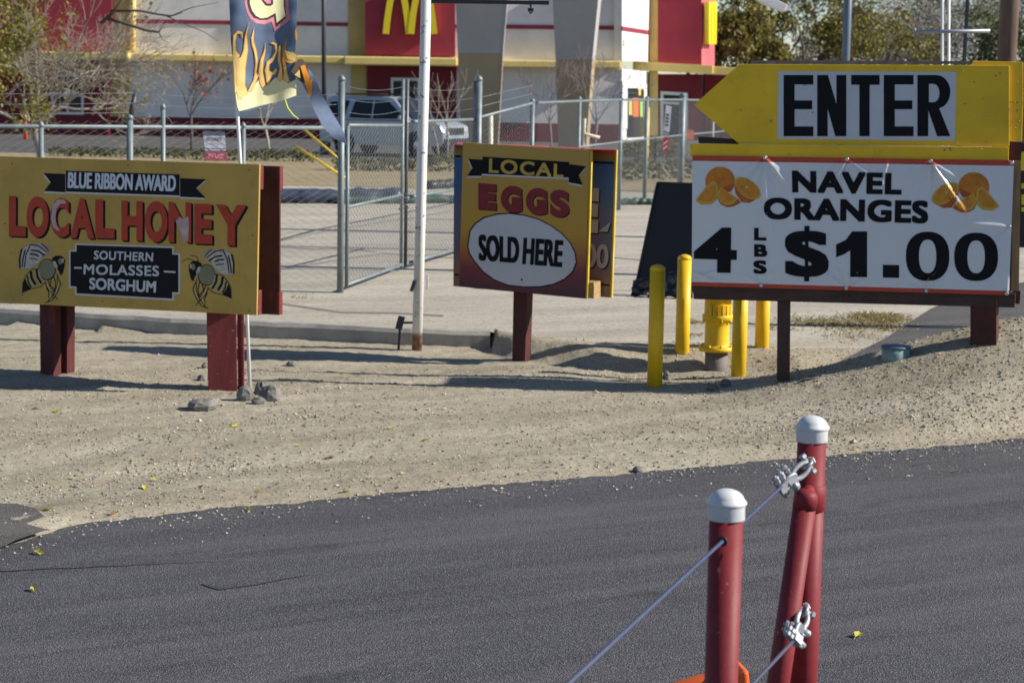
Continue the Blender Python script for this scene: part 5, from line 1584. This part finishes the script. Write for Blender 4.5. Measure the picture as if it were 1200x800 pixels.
b = MB(); b.add(vs, [(j * (nU + 1) + i, (j + 1) * (nU + 1) + i, (j + 1) * (nU + 1) + i + 1, j * (nU + 1) + i + 1) for j in range(nV) for i in range(nU)], 0, True)
fcl = b.build('cloth', M_FNAVY, flg)
b = MB()
fz = lambda p: [(260 + x / 12.0, y / 12.0) for x, y in p]
fq = lambda p: [(250 + x / 4.0, y / 4.0) for x, y in p]
def fp(p, off, mi): b.paint(sfl, [p], off, mi, 4.0)
# letter's foot: pink outline, dark line, pale fill
out = [(320, -300), (325, 60), (350, 170), (400, 270), (480, 330), (600, 345), (700, 310), (740, 445), (970, 275), (935, 130), (935, -300)]
drk = [(350, -300), (362, 60), (395, 170), (450, 250), (540, 285), (640, 280), (735, 235), (765, 385), (905, 245), (890, 100), (895, -300)]
pal = [(385, -300), (395, 60), (425, 150), (480, 225), (550, 262), (640, 250), (755, 185), (770, 325), (895, 230), (870, 100), (868, -300)]
fp(fz(out), .002, 4); fp(fz(drk), .004, 5); fp(fz(pal), .006, 1)
fp(fz([(540, -300), (560, 10), (620, 80), (690, 85), (722, 60), (722, -300)]), .008, 5); fp(fz([(575, -300), (592, 10), (640, 60), (690, 50), (690, -300)]), .010, 4)
# pale lower band
fp(fq([(105, 440), (135, 420), (170, 432), (195, 395), (215, 372), (235, 408), (262, 392), (290, 365), (330, 372), (350, 392), (388, 372), (389, 448), (330, 470), (240, 492), (120, 522), (112, 500)]), .004, 1)
# flame tongues: orange outside, yellow inside
FL = [[(118, 470), (100, 400), (94, 330), (88, 255), (110, 275), (128, 268), (140, 236), (147, 170), (170, 98), (158, 160), (164, 235), (152, 320), (150, 400), (165, 440)],
      [(90, 205), (92, 165), (115, 143), (138, 150), (139, 185), (128, 160), (112, 162), (104, 195), (108, 240), (126, 262), (104, 290), (90, 270)],
      [(160, 430), (190, 370), (196, 300), (192, 255), (180, 215), (176, 180), (192, 125), (190, 190), (204, 240), (210, 280), (202, 340), (190, 368), (205, 360), (208, 340), (214, 356), (205, 376), (180, 430)],
      [(215, 385), (212, 330), (220, 280), (238, 235), (245, 195), (246, 240), (236, 290), (234, 340), (245, 400), (228, 415)],
      [(250, 395), (240, 330), (250, 290), (275, 270), (290, 240), (286, 212), (266, 205), (280, 196), (298, 206), (300, 240), (286, 285), (262, 305), (262, 330), (276, 340), (292, 318), (300, 330), (290, 350), (275, 352), (270, 372), (262, 400)],
      [(298, 370), (310, 320), (300, 280), (306, 215), (316, 210), (316, 280), (324, 320), (326, 370), (312, 385)],
      [(326, 375), (330, 330), (320, 280), (328, 225), (346, 178), (338, 235), (350, 275), (376, 285), (388, 258), (362, 244), (372, 242), (392, 255), (386, 290), (360, 300), (338, 290), (348, 340), (360, 390), (340, 385)],
      [(380, 150), (388, 128), (396, 160), (392, 200), (383, 185)],
      [(94, 300), (100, 340), (108, 400), (112, 430), (102, 440), (96, 380)]]
for p in FL:
    q = fq(p); fp(q, .006, 2)
    n_ = len(q); sg_ = 1 if sum(q[i][0] * q[(i + 1) % n_][1] - q[(i + 1) % n_][0] * q[i][1] for i in range(n_)) > 0 else -1
    ins = []
    for i in range(n_):
        (ax_, ay_), (bx_, by_), (cx_, cy_) = q[i - 1], q[i], q[(i + 1) % n_]
        d1, d2 = math.hypot(bx_ - ax_, by_ - ay_) or 1, math.hypot(cx_ - bx_, cy_ - by_) or 1
        nx_ = -((by_ - ay_) / d1 + (cy_ - by_) / d2); ny_ = (bx_ - ax_) / d1 + (cx_ - bx_) / d2
        L_ = math.hypot(nx_, ny_) or 1
        ins.append((bx_ + sg_ * nx_ / L_ * .75, by_ + sg_ * ny_ / L_ * .75))
    fp(ins, .007, 3)
for p in ([(130, 470), (110, 380), (112, 300), (135, 275), (146, 240), (152, 190), (154, 240), (142, 320), (140, 410), (150, 440)], [(185, 400), (200, 340), (200, 290), (188, 225), (186, 180), (196, 240), (206, 280), (198, 345), (190, 390)], [(222, 380), (220, 320), (232, 265), (241, 225), (232, 290), (228, 340), (234, 395)], [(256, 385), (248, 335), (254, 300), (278, 280), (262, 298), (256, 330), (262, 390)], [(306, 375), (316, 325), (308, 280), (312, 230), (313, 290), (321, 330), (320, 372)], [(334, 375), (336, 330), (326, 285), (334, 240), (332, 290), (346, 350), (350, 385)]):
    fp(fq(p), .008, 3)
b.build('flame_print', [M_FNAVY, M_FPALE, M_FOR, M_FYEL, M_FPINK, pm('flag_black', (.02, .022, .03), .7)], fcl)
# torn strip hanging from the right edge
def fh2(px, py): return .05 * math.sin(py * .09) 
def sto(px, py, off=0): return PFL.at(px, py, .03 + off + fh2(px, py))
b = MB()
ctr_ = [(352, 82), (360, 92), (368, 108), (376, 126), (386, 144), (397, 158), (405, 167)]; wd_ = [16, 17, 15, 17, 18, 14, 3]
b.stroke(sto, ctr_, wd_, 0, 0, 3.0)
b.build('torn_strip', pm('torn_blue', (.13, .18, .28), .6, .2, 8), fcl)
b = MB(); b.paint(sto, [[(341, 84), (349, 70), (354, 69), (361, 78), (362, 90), (356, 98), (350, 94)]], .012, 0, 3.0)
b.paint(sto, [[(352, 78), (357, 76), (362, 88), (365, 105), (361, 108), (357, 95)]], .02, 1, 3.0); b.paint(sto, [[(360, 98), (366, 92), (365, 110), (362, 116)]], .02, 1, 3.0); b.paint(sto, [[(345, 88), (351, 82), (352, 92)]], .02, 2, 3.0)
b.build('burnt_knot', [pm('dark_brown_cloth', (.07, .045, .03), .8), M_FOR, M_FYEL], fcl)
b = MB(); b.tube([sfl(333.5, 117), PFL.at(337, 127, .06), PFL.at(343, 135, .05), PFL.at(350, 140, .05)], [.009, .008, .007, .004], 6); b.build('lime_string', pm('lime', (.45, .55, .1), .6), fcl)

# ------------------------------------------------------------------ bollards and hydrant
M_BOL = pm('bollard_yellow', (.74, .46, .008), .45, .09, 5, .45, .2, 22, dirtcol=(.46, .30, .07), chips=(.64, (.22, .15, .07), 22))
bol = None
BL = [((767, 457), (769, 312), 0.0, 'front left yellow bollard standing apart from the hydrant'), ((799, 424), (802, 300), .05, 'tall looking yellow bollard at the left edge of the orange banner'), ((865, 449), (867, 330), .0, 'yellow bollard right in front of the hydrant barrel'), ((892, 424), (894, 330), .05, 'yellow bollard farthest right, beside the dark banner post')]
h0 = None
for i, (bp_, tp_, z, lb) in enumerate(BL):
    g = gp(*bp_, z)
    if i == 0:
        hh = yp(*tp_, g.y).z
        bol = thing('bollard', lb, 'bollard', (g.x, g.y, 0), 'yellow bollards around the hydrant')
        r = .0605
        c_ = MB(); c_.lathe((g.x, g.y, -.15), [(r, 0), (r, hh + .15 - .03)], 32); c_.build('pipe', M_BOL, bol)
        c_ = MB(); c_.lathe((g.x, g.y, hh - .03), [(r * .995, 0), (r * .97, .018), (r * .8, .032), (r * .4, .042), (r * .1, .045)], 32); c_.build('cap', M_BOL, bol)
        h0 = hh; o = bol
    else:
        o = copy_tree(bol); o.location = (g.x, g.y, (yp(*tp_, g.y).z - h0) if i < 2 else .02); o['label'] = lb
hg = gp(839, 433, .03)
hyd = thing('fire_hydrant', 'yellow fire hydrant half hidden under the orange banner', 'fire hydrant', (hg.x, hg.y, 0))
hx, hy = hg.x, hg.y
z_ = lambda py: yp(839, py, hy).z
b = MB(); b.lathe((hx, hy, -.1), [(.096, 0), (.096, z_(411) + .1)], 28); b.build('riser', pm('hydrant_grey', (.16, .14, .14), .7, .2), hyd)
zf = z_(411)
b = MB()
b.lathe((hx, hy, zf), [(.095, 0), (.15, .002), (.152, .035), (.11, .045), (.105, .06), (.103, .2), (.1, z_(374) - zf - .01), (.128, z_(374) - zf), (.13, z_(374) - zf + .035), (.112, z_(374) - zf + .05), (.112, z_(374) - zf + .22), (.135, z_(374) - zf + .225), (.135, z_(374) - zf + .25), (.115, z_(374) - zf + .26), (.10, z_(374) - zf + .32), (.06, z_(374) - zf + .37)], 28)
b.build('barrel', M_BOL, hyd)
b = MB()
for zz, rr in ((zf + .035, .132), (z_(374) - .01, .118), (z_(374) + .25, .122)):
    for k in range(8):
        a = k * math.pi / 4 + .2
        b.lathe((hx + rr * math.cos(a), hy + rr * math.sin(a), zz - .012), [(.013, 0), (.013, .03), (.008, .034)], 6)
b.build('bolt', M_BOL, hyd)
b = MB(); b.lathe((hx, hy, z_(374) + .365), [(.03, 0), (.03, .05), (.018, .06)], 5); b.build('operating_nut', M_BOL, hyd)
for ax in ((-1, -.25, 0), (.95, -.3, 0), (.3, -1, 0)):
    v = Vector(ax).normalized()
    b = MB(); b.lathe(Vector((hx, hy, z_(374) + .24)) + v * .09, [(.06, 0), (.06, .05), (.07, .052), (.07, .085), (.03, .1)], 16, axis=v); b.build('nozzle_cap', M_BOL, hyd)
b = MB()
for k in range(6):
    a = -2.2 + k * .33
    b.box((hx + .118 * math.cos(a), hy + .118 * math.sin(a), z_(374) + .08), (.014, .03, .09), rz=a)
b.build('rib', M_BOL, hyd)

# teal pipe cap on the berm
q = yp(1050, 406, 15.75)
tc = thing('ground_pipe', 'teal round plastic pipe cap poking from the gravel', 'pipe', q)
zt = max(yp(1050, 403, 15.75).z - .02, terrain(q.x, q.y) + .05)
b = MB(); b.lathe((q.x, q.y, zt - .16), [(.108, 0), (.108, .15)], 28); b.build('pipe', pm('teal_plastic', (.20, .29, .28), .6, .1, 10, .3), tc)
b = MB(); b.lathe((q.x, q.y, zt - .012), [(.114, 0), (.116, .012), (.108, .02), (.03, .022)], 28); b.build('lid', pm('blue_plastic', (.08, .14, .19), .6, .1), tc)

# black board with plastic behind the orange sign
bg_ = gp(790, 346, LZ)
PA = Plane(bg_, 14)
bb2 = thing('black_board', 'black easel board with crumpled black plastic behind the orange banner', 'board', (bg_.x, bg_.y, LZ))
M_BLKB = pm('board_satin_black', (.014, .014, .016), .42, .2, 4)
b = MB()
c4 = [PA.at(744, 338, .12), PA.at(880, 352, .12), PA.at(880, 218, -.18), PA.at(770.5, 214, -.18)]
for p in c4[:2]: p.z = LZ + .05
bk_ = [p - PA.n * .04 for p in c4]
b.add(c4 + bk_, [(0, 1, 2, 3), (7, 6, 5, 4), (0, 4, 5, 1), (1, 5, 6, 2), (2, 6, 7, 3), (3, 7, 4, 0)])
b.build('panel', M_BLKB, bb2)
b = MB(); b.tube([c4[3] + PA.n * .01, c4[2] + PA.n * .01], .012, 6); b.tube([c4[0] + PA.n * .01, c4[3] + PA.n * .01], .012, 6); b.build('rim', M_TRIM, bb2)
b = MB(); b.tube([c4[2].lerp(c4[3], .5) - PA.n * .05, Vector((bg_.x + .3, bg_.y + .55, LZ))], .02, 6); b.build('rear_leg', M_TRIM, bb2)
b = MB(); rn = random.Random(77)
nn = 22; vs = []
for j in range(9):
    for i in range(nn):
        u = i / (nn - 1); v = j / 8
        x = lerp(742 - 3 * v, 812, u); y = lerp(312 + 16 * (1 - u), 348, v)
        p = PA.at(x, y, .18 + .16 * v)
        n_ = noise.noise((u * 7, v * 5, 1)) * .09 + noise.noise((u * 16, v * 12, 3)) * .04
        p = p - PA.n * 0 + PA.n * n_
        p.z = max(LZ + .006, (p.z if v < .9 else LZ + .01) + n_ * .3)
        vs.append(p)
b.add(vs, [(j * nn + i, (j + 1) * nn + i, (j + 1) * nn + i + 1, j * nn + i + 1) for j in range(8) for i in range(nn - 1)], 0, True)
b.build('plastic_sheet', pm('black_plastic', (.02, .02, .022), .22, .2, 8, spec=.6), bb2)

# ------------------------------------------------------------------ red pipe posts in the foreground
M_PRED = pm('oxide_red_paint', (.185, .020, .026), .55, .18, 3, .5, .25, 30, spec=.25, dirtcol=(.25, .085, .07), chips=(.64, (.30, .16, .14), 34))
M_CAPW = pm('cap_white', (.58, .59, .61), .45, .08, 9, .5, .2, 30, dirtcol=(.36, .35, .33), chips=(.65, (.28, .16, .11), 38))
M_ZINC = pm('zinc', (.33, .345, .37), .5, .3, 40, .5, metal=.35)
M_CABLE = pm('blue_grey_cable', (.045, .06, .125), .6, .15, 40)
KS = .78
def postbase(px, py, d, label):
    p = yp(px, py, d)
    return thing('pipe_post', label, 'post', (p.x, p.y, 0)), p
def cap(root, p, ztop, r):
    b = MB()
    hb_ = ztop - .10 * KS
    pr = [(r * 1.08, 0), (r * 1.11, .003), (r * 1.09, .045), (r * 1.13, .05), (r * 1.20, .054), (r * 1.19, .061)]
    for i in range(1, 10):
        a = i / 9 * math.pi / 2
        pr.append((r * 1.06 * math.cos(a) + .0005, .061 + .044 * math.sin(a)))
    pr = [(x, h * KS) for x, h in pr]
    b.lathe((p.x, p.y, hb_), pr, 40); return b.build('cap', M_CAPW, root)
D1, D2 = 5.29, 6.29
r1 = .0445
P1r, P1 = postbase(850, 640, D1, 'nearest dark red pipe post with white domed cap and a cable through it')
zt1 = yp(851, 574, D1).z
def tubehole(b, p, z0, z1, r): b.lathe((p.x, p.y, z0), [(r, 0), (r, z1 - z0)], 48)
b = MB(); tubehole(b, P1, -.05, zt1 - .09 * KS, r1); b.build('pipe', M_PRED, P1r); cap(P1r, P1, zt1, r1)
P2r, P2 = postbase(950.5, 540, D2, 'dark red pipe post with white domed cap, slanted brace and cable clamps')
zt2 = yp(951, 488, D2).z
b = MB(); tubehole(b, P2, -.05, zt2 - .09 * KS, r1); b.build('pipe', M_PRED, P2r); cap(P2r, P2, zt2, r1)
zc0, zc1 = yp(950, 598, D2).z, yp(950, 567, D2).z
b = MB(); b.lathe((P2.x, P2.y, zc0), [(r1 * 1.0, 0), (r1 * 1.1, .003), (r1 * 1.1, zc1 - zc0 - .004), (r1 * 1.0, zc1 - zc0)], 40); b.build('collar', M_PRED, P2r)
bt = yp(944.5, 582, D2 - .095); bb3 = yp(912, 800, 6.2)
dv3 = (bb3 - bt); bend_ = bt + dv3 * (bb3.z + .05 + .0) / max(.01, -(dv3.z)) if False else bt + dv3 * (bt.z / -dv3.z)
rb3 = .0355
b = MB(); b.tube([bt + dv3.normalized() * .03, bend_ + dv3.normalized() * .04], rb3, 32); b.build('brace', M_PRED, P2r)
b = MB()
tp3 = Vector((P2.x, P2.y, bt.z + .012)) - bt; tp3.normalize(); dn3 = dv3.normalized()
el = [bt + dn3 * .036, bt + dn3 * .004, bt - dn3 * .006, bt - dn3 * .016, bt - dn3 * .023, bt - dn3 * .026]
b.tube(el, [rb3 * 1.04, rb3 * 1.04, rb3 * 1.0, rb3 * .84, rb3 * .52, rb3 * .1], 32); b.tube([bt - dn3 * .0, bt + tp3 * .09], rb3 * .6, 24); b.build('elbow', M_PRED, P2r)
# cables
ca = yp(918, 568, D2 - .10); h1 = yp(846.5, 634, D1 - r1 * .96)
dirc = (h1 - ca).normalized()
b = MB(); far = h1 + dirc * 2.6
b.tube([ca, h1, far], .0050, 10)
cab = b.build('cable', M_CABLE); tag(cab, 'upper blue grey steel cable passing through the near post', 'cable', 'steel cables of the post barrier')
ca2 = yp(932, 748, D2 - .18); g2 = yp(883, 800, D1 + .35); d2 = (g2 - ca2).normalized()
b = MB(); b.tube([ca2, g2, g2 + d2 * 2.0], .0058, 10); tag(b.build('cable', pm('grey_cable', (.06, .065, .10), .5, .1, 60)), 'lower grey steel cable running off under the frame', 'cable', 'steel cables of the post barrier')
b = MB(); hax = Vector((-.55, -.83, .0)); hc = h1.copy()
o_dir = (h1 - Vector((P1.x, P1.y, h1.z))).normalized()
b.lathe(Vector((P1.x, P1.y, h1.z)) + o_dir * (r1 - .004), [(.0135, 0), (.0135, .0062), (.010, .0064)], 18, axis=o_dir); b.build('cable_hole', M_TRIM, P1r)
# clamps and shackles
def hexnut(b, p, ax, r=.013, h=.014): b.lathe(p, [(r * .9, 0), (r, .002), (r, h - .002), (r * .9, h)], 6, axis=ax, smooth=False)
def ring(b, c, ux, uy, rx, ry, rt, n=22, a0=0, a1=2 * math.pi):
    ux, uy = ux.normalized(), uy.normalized()
    b.tube([c + ux * rx * math.cos(a0 + (a1 - a0) * i / n) + uy * ry * math.sin(a0 + (a1 - a0) * i / n) for i in range(n + 1)], rt, 8, caps=False)
def clamp(name, label, anchor, end, seed):
    """eye bolt, link and rope clips from the post (anchor) to the cable's end"""
    rn = random.Random(seed)
    root = thing(name, label, 'cable clamp', anchor, 'zinc cable clamps on the braced post')
    d = (end - anchor); L = d.length; d.normalize()
    s = d.cross(Vector((0, -1, 0))).normalized()      # sideways in the picture
    t = s.cross(d).normalized()
    b = MB()
    pn = (anchor - Vector((P2.x, P2.y, anchor.z))).normalized()
    b.tube([anchor - pn * .03, anchor + pn * .022], .0085, 8); hexnut(b, anchor + pn * .002, pn, .016, .012)
    ring(b, anchor + pn * .02 + d * .014, d, t, .016, .016, .006)
    b.tube([anchor + d * .012 - s * .028 + pn * .012, anchor + d * .012 + s * .028 + pn * .012], .008, 8); hexnut(b, anchor + d * .012 + s * .022 + pn * .012, s, .013, .013); hexnut(b, anchor + d * .012 - s * .022 + pn * .012, -s, .013, .012)
    b.build('eye_bolt', M_ZINC, root)
    b = MB(); c = anchor + d * .046 + pn * .02
    ring(b, c, d, s, .036, .017, .0085)
    b.build('shackle', M_ZINC, root)
    b = MB(); c2 = anchor + d * .082 + pn * .018
    ring(b, c2 + d * .02, d, (s + t).normalized(), .034, .02, .0062)
    b.tube([c2 - s * .02, c2 + s * .02], .007, 8); b.build('thimble', M_ZINC, root)
    for k in range(2):
        b = MB(); c3 = anchor + d * (.092 + .034 * k) + pn * .02
        sk = (s * (1 if k == 0 else .9) + t * .35 * (1 if k else -1)).normalized()
        b.box(c3, (.032, .03, .026), rot=Matrix((d, sk, d.cross(sk))).transposed())
        for q in (-1, 1):
            off = d * .011 * q
            b.tube([c3 + off - sk * .02, c3 + off + sk * .052], .0062, 8)
            hexnut(b, c3 + off + sk * .018, sk, .0125, .013); hexnut(b, c3 + off + sk * .034, sk, .012, .011)
        ring(b, c3 - sk * .016, d, -sk, .011, .018, .0055, 12, 0, math.pi)
        b.lathe(c3 - sk * .036, [(.011, 0), (.011, .022), (.008, .026)], 8, axis=sk)
        b.build('rope_clip', M_ZINC, root)
    return root
a1_ = yp(950, 540, D2 - .046); clamp('cable_clamp', 'upper zinc shackle and rope clips holding the upper cable', a1_, ca, 1)
a2_ = yp(944, 711, D2 - .075); clamp('cable_clamp', 'lower zinc shackle and rope clips low on the braced post', a2_, yp(930, 757, D2 - .20), 2)
# small second bolt group at the lower clamp
# orange traffic cone lying behind the near post
M_CONE = pm('cone_orange', (.80, .13, .02), .5, .08, 6, .15, .1, 20)
cb = yp(863, 800, 7.1)
ax = Vector((-.97, -.15, -.12)).normalized()
cc = thing('traffic_cone', 'orange traffic cone tipped over behind the nearest red post', 'traffic cone', (cb.x, cb.y, 0))
ctop = yp(863, 772, 7.1)
bc = Vector((ctop.x - .005, 7.1, ctop.z - .16))
b = MB(); b.lathe(bc, [(.135, 0), (.13, .03), (.03, .66), (.02, .67)], 36, axis=ax); b.build('body', M_CONE, cc)
b = MB(); q = ax.to_track_quat('Z', 'Y').to_matrix(); b.box(bc - ax * .012, (.33, .33, .03), rot=q); bevel(b.build('base', M_CONE, cc), .012)

# ------------------------------------------------------------------ fallen leaves
M_FL = [leafmat('fallen_yellow', (.42, .38, .04), (.5, .46, .08), .2), leafmat('fallen_brown', (.20, .11, .05), (.28, .15, .06), .2)]
def leafmesh(seed):
    rn = random.Random(seed); vs = [(0, 0, 0)]; n = 10
    for i in range(n):
        a = 2 * math.pi * i / n; k = (1.0, .62, .95, .6, .9, .55, .9, .6, .95, .62)[i] * rn.uniform(.85, 1.1)
        vs.append((math.cos(a) * k * 1.25, math.sin(a) * k * .8, .28 * abs(math.sin(a)) + rn.uniform(-.05, .12)))
    b = MB().add(vs, [(0, 1 + i, 1 + (i + 1) % n) for i in range(n)])
    b.tube([(1.1, 0, .02), (1.9, .2, .1)], .05, 4)
    return b
protos = []
LF = [(56, 598, 1), (170, 573, 1), (180, 563, 0), (292, 598, 1), (45, 649, 1), (40, 692, 1), (498, 516, 1), (458, 503, 0), (404, 575, 1), (350, 523, 0), (388, 535, 2), (303, 576, 0), (134, 601, 2), (744, 552, 2), (1006, 746, 1), (338, 427, 0), (336, 407, 1), (90, 396, 1), (146, 402, 1), (1120, 553, 0), (235, 572, 2), (276, 499, 1), (65, 482, 1), (770, 447, 0)]
for i, (px, py, k) in enumerate(LF):
    g = gp(px, py); z = max(terrain(g.x, g.y), 0.0); g = gp(px, py, z); z = max(terrain(g.x, g.y), 0.004)
    ob = leafmesh(i).build('fallen_leaf', M_FL[1 if k == 2 else 0])
    s = (.022, .032, .03)[k]
    rn = random.Random(i)
    ob.location = (g.x, g.y, z + .006); ob.scale = (s, s, s); ob.rotation_euler = (rn.uniform(-.3, .3), rn.uniform(-.3, .3), rn.uniform(0, 6.28))
    tag(ob, 'small dry brown curled leaf lying on the ground' if k == 2 else 'small yellow green fallen leaf lying on the ground', 'leaf', 'brown fallen leaves' if k == 2 else 'yellow fallen leaves')
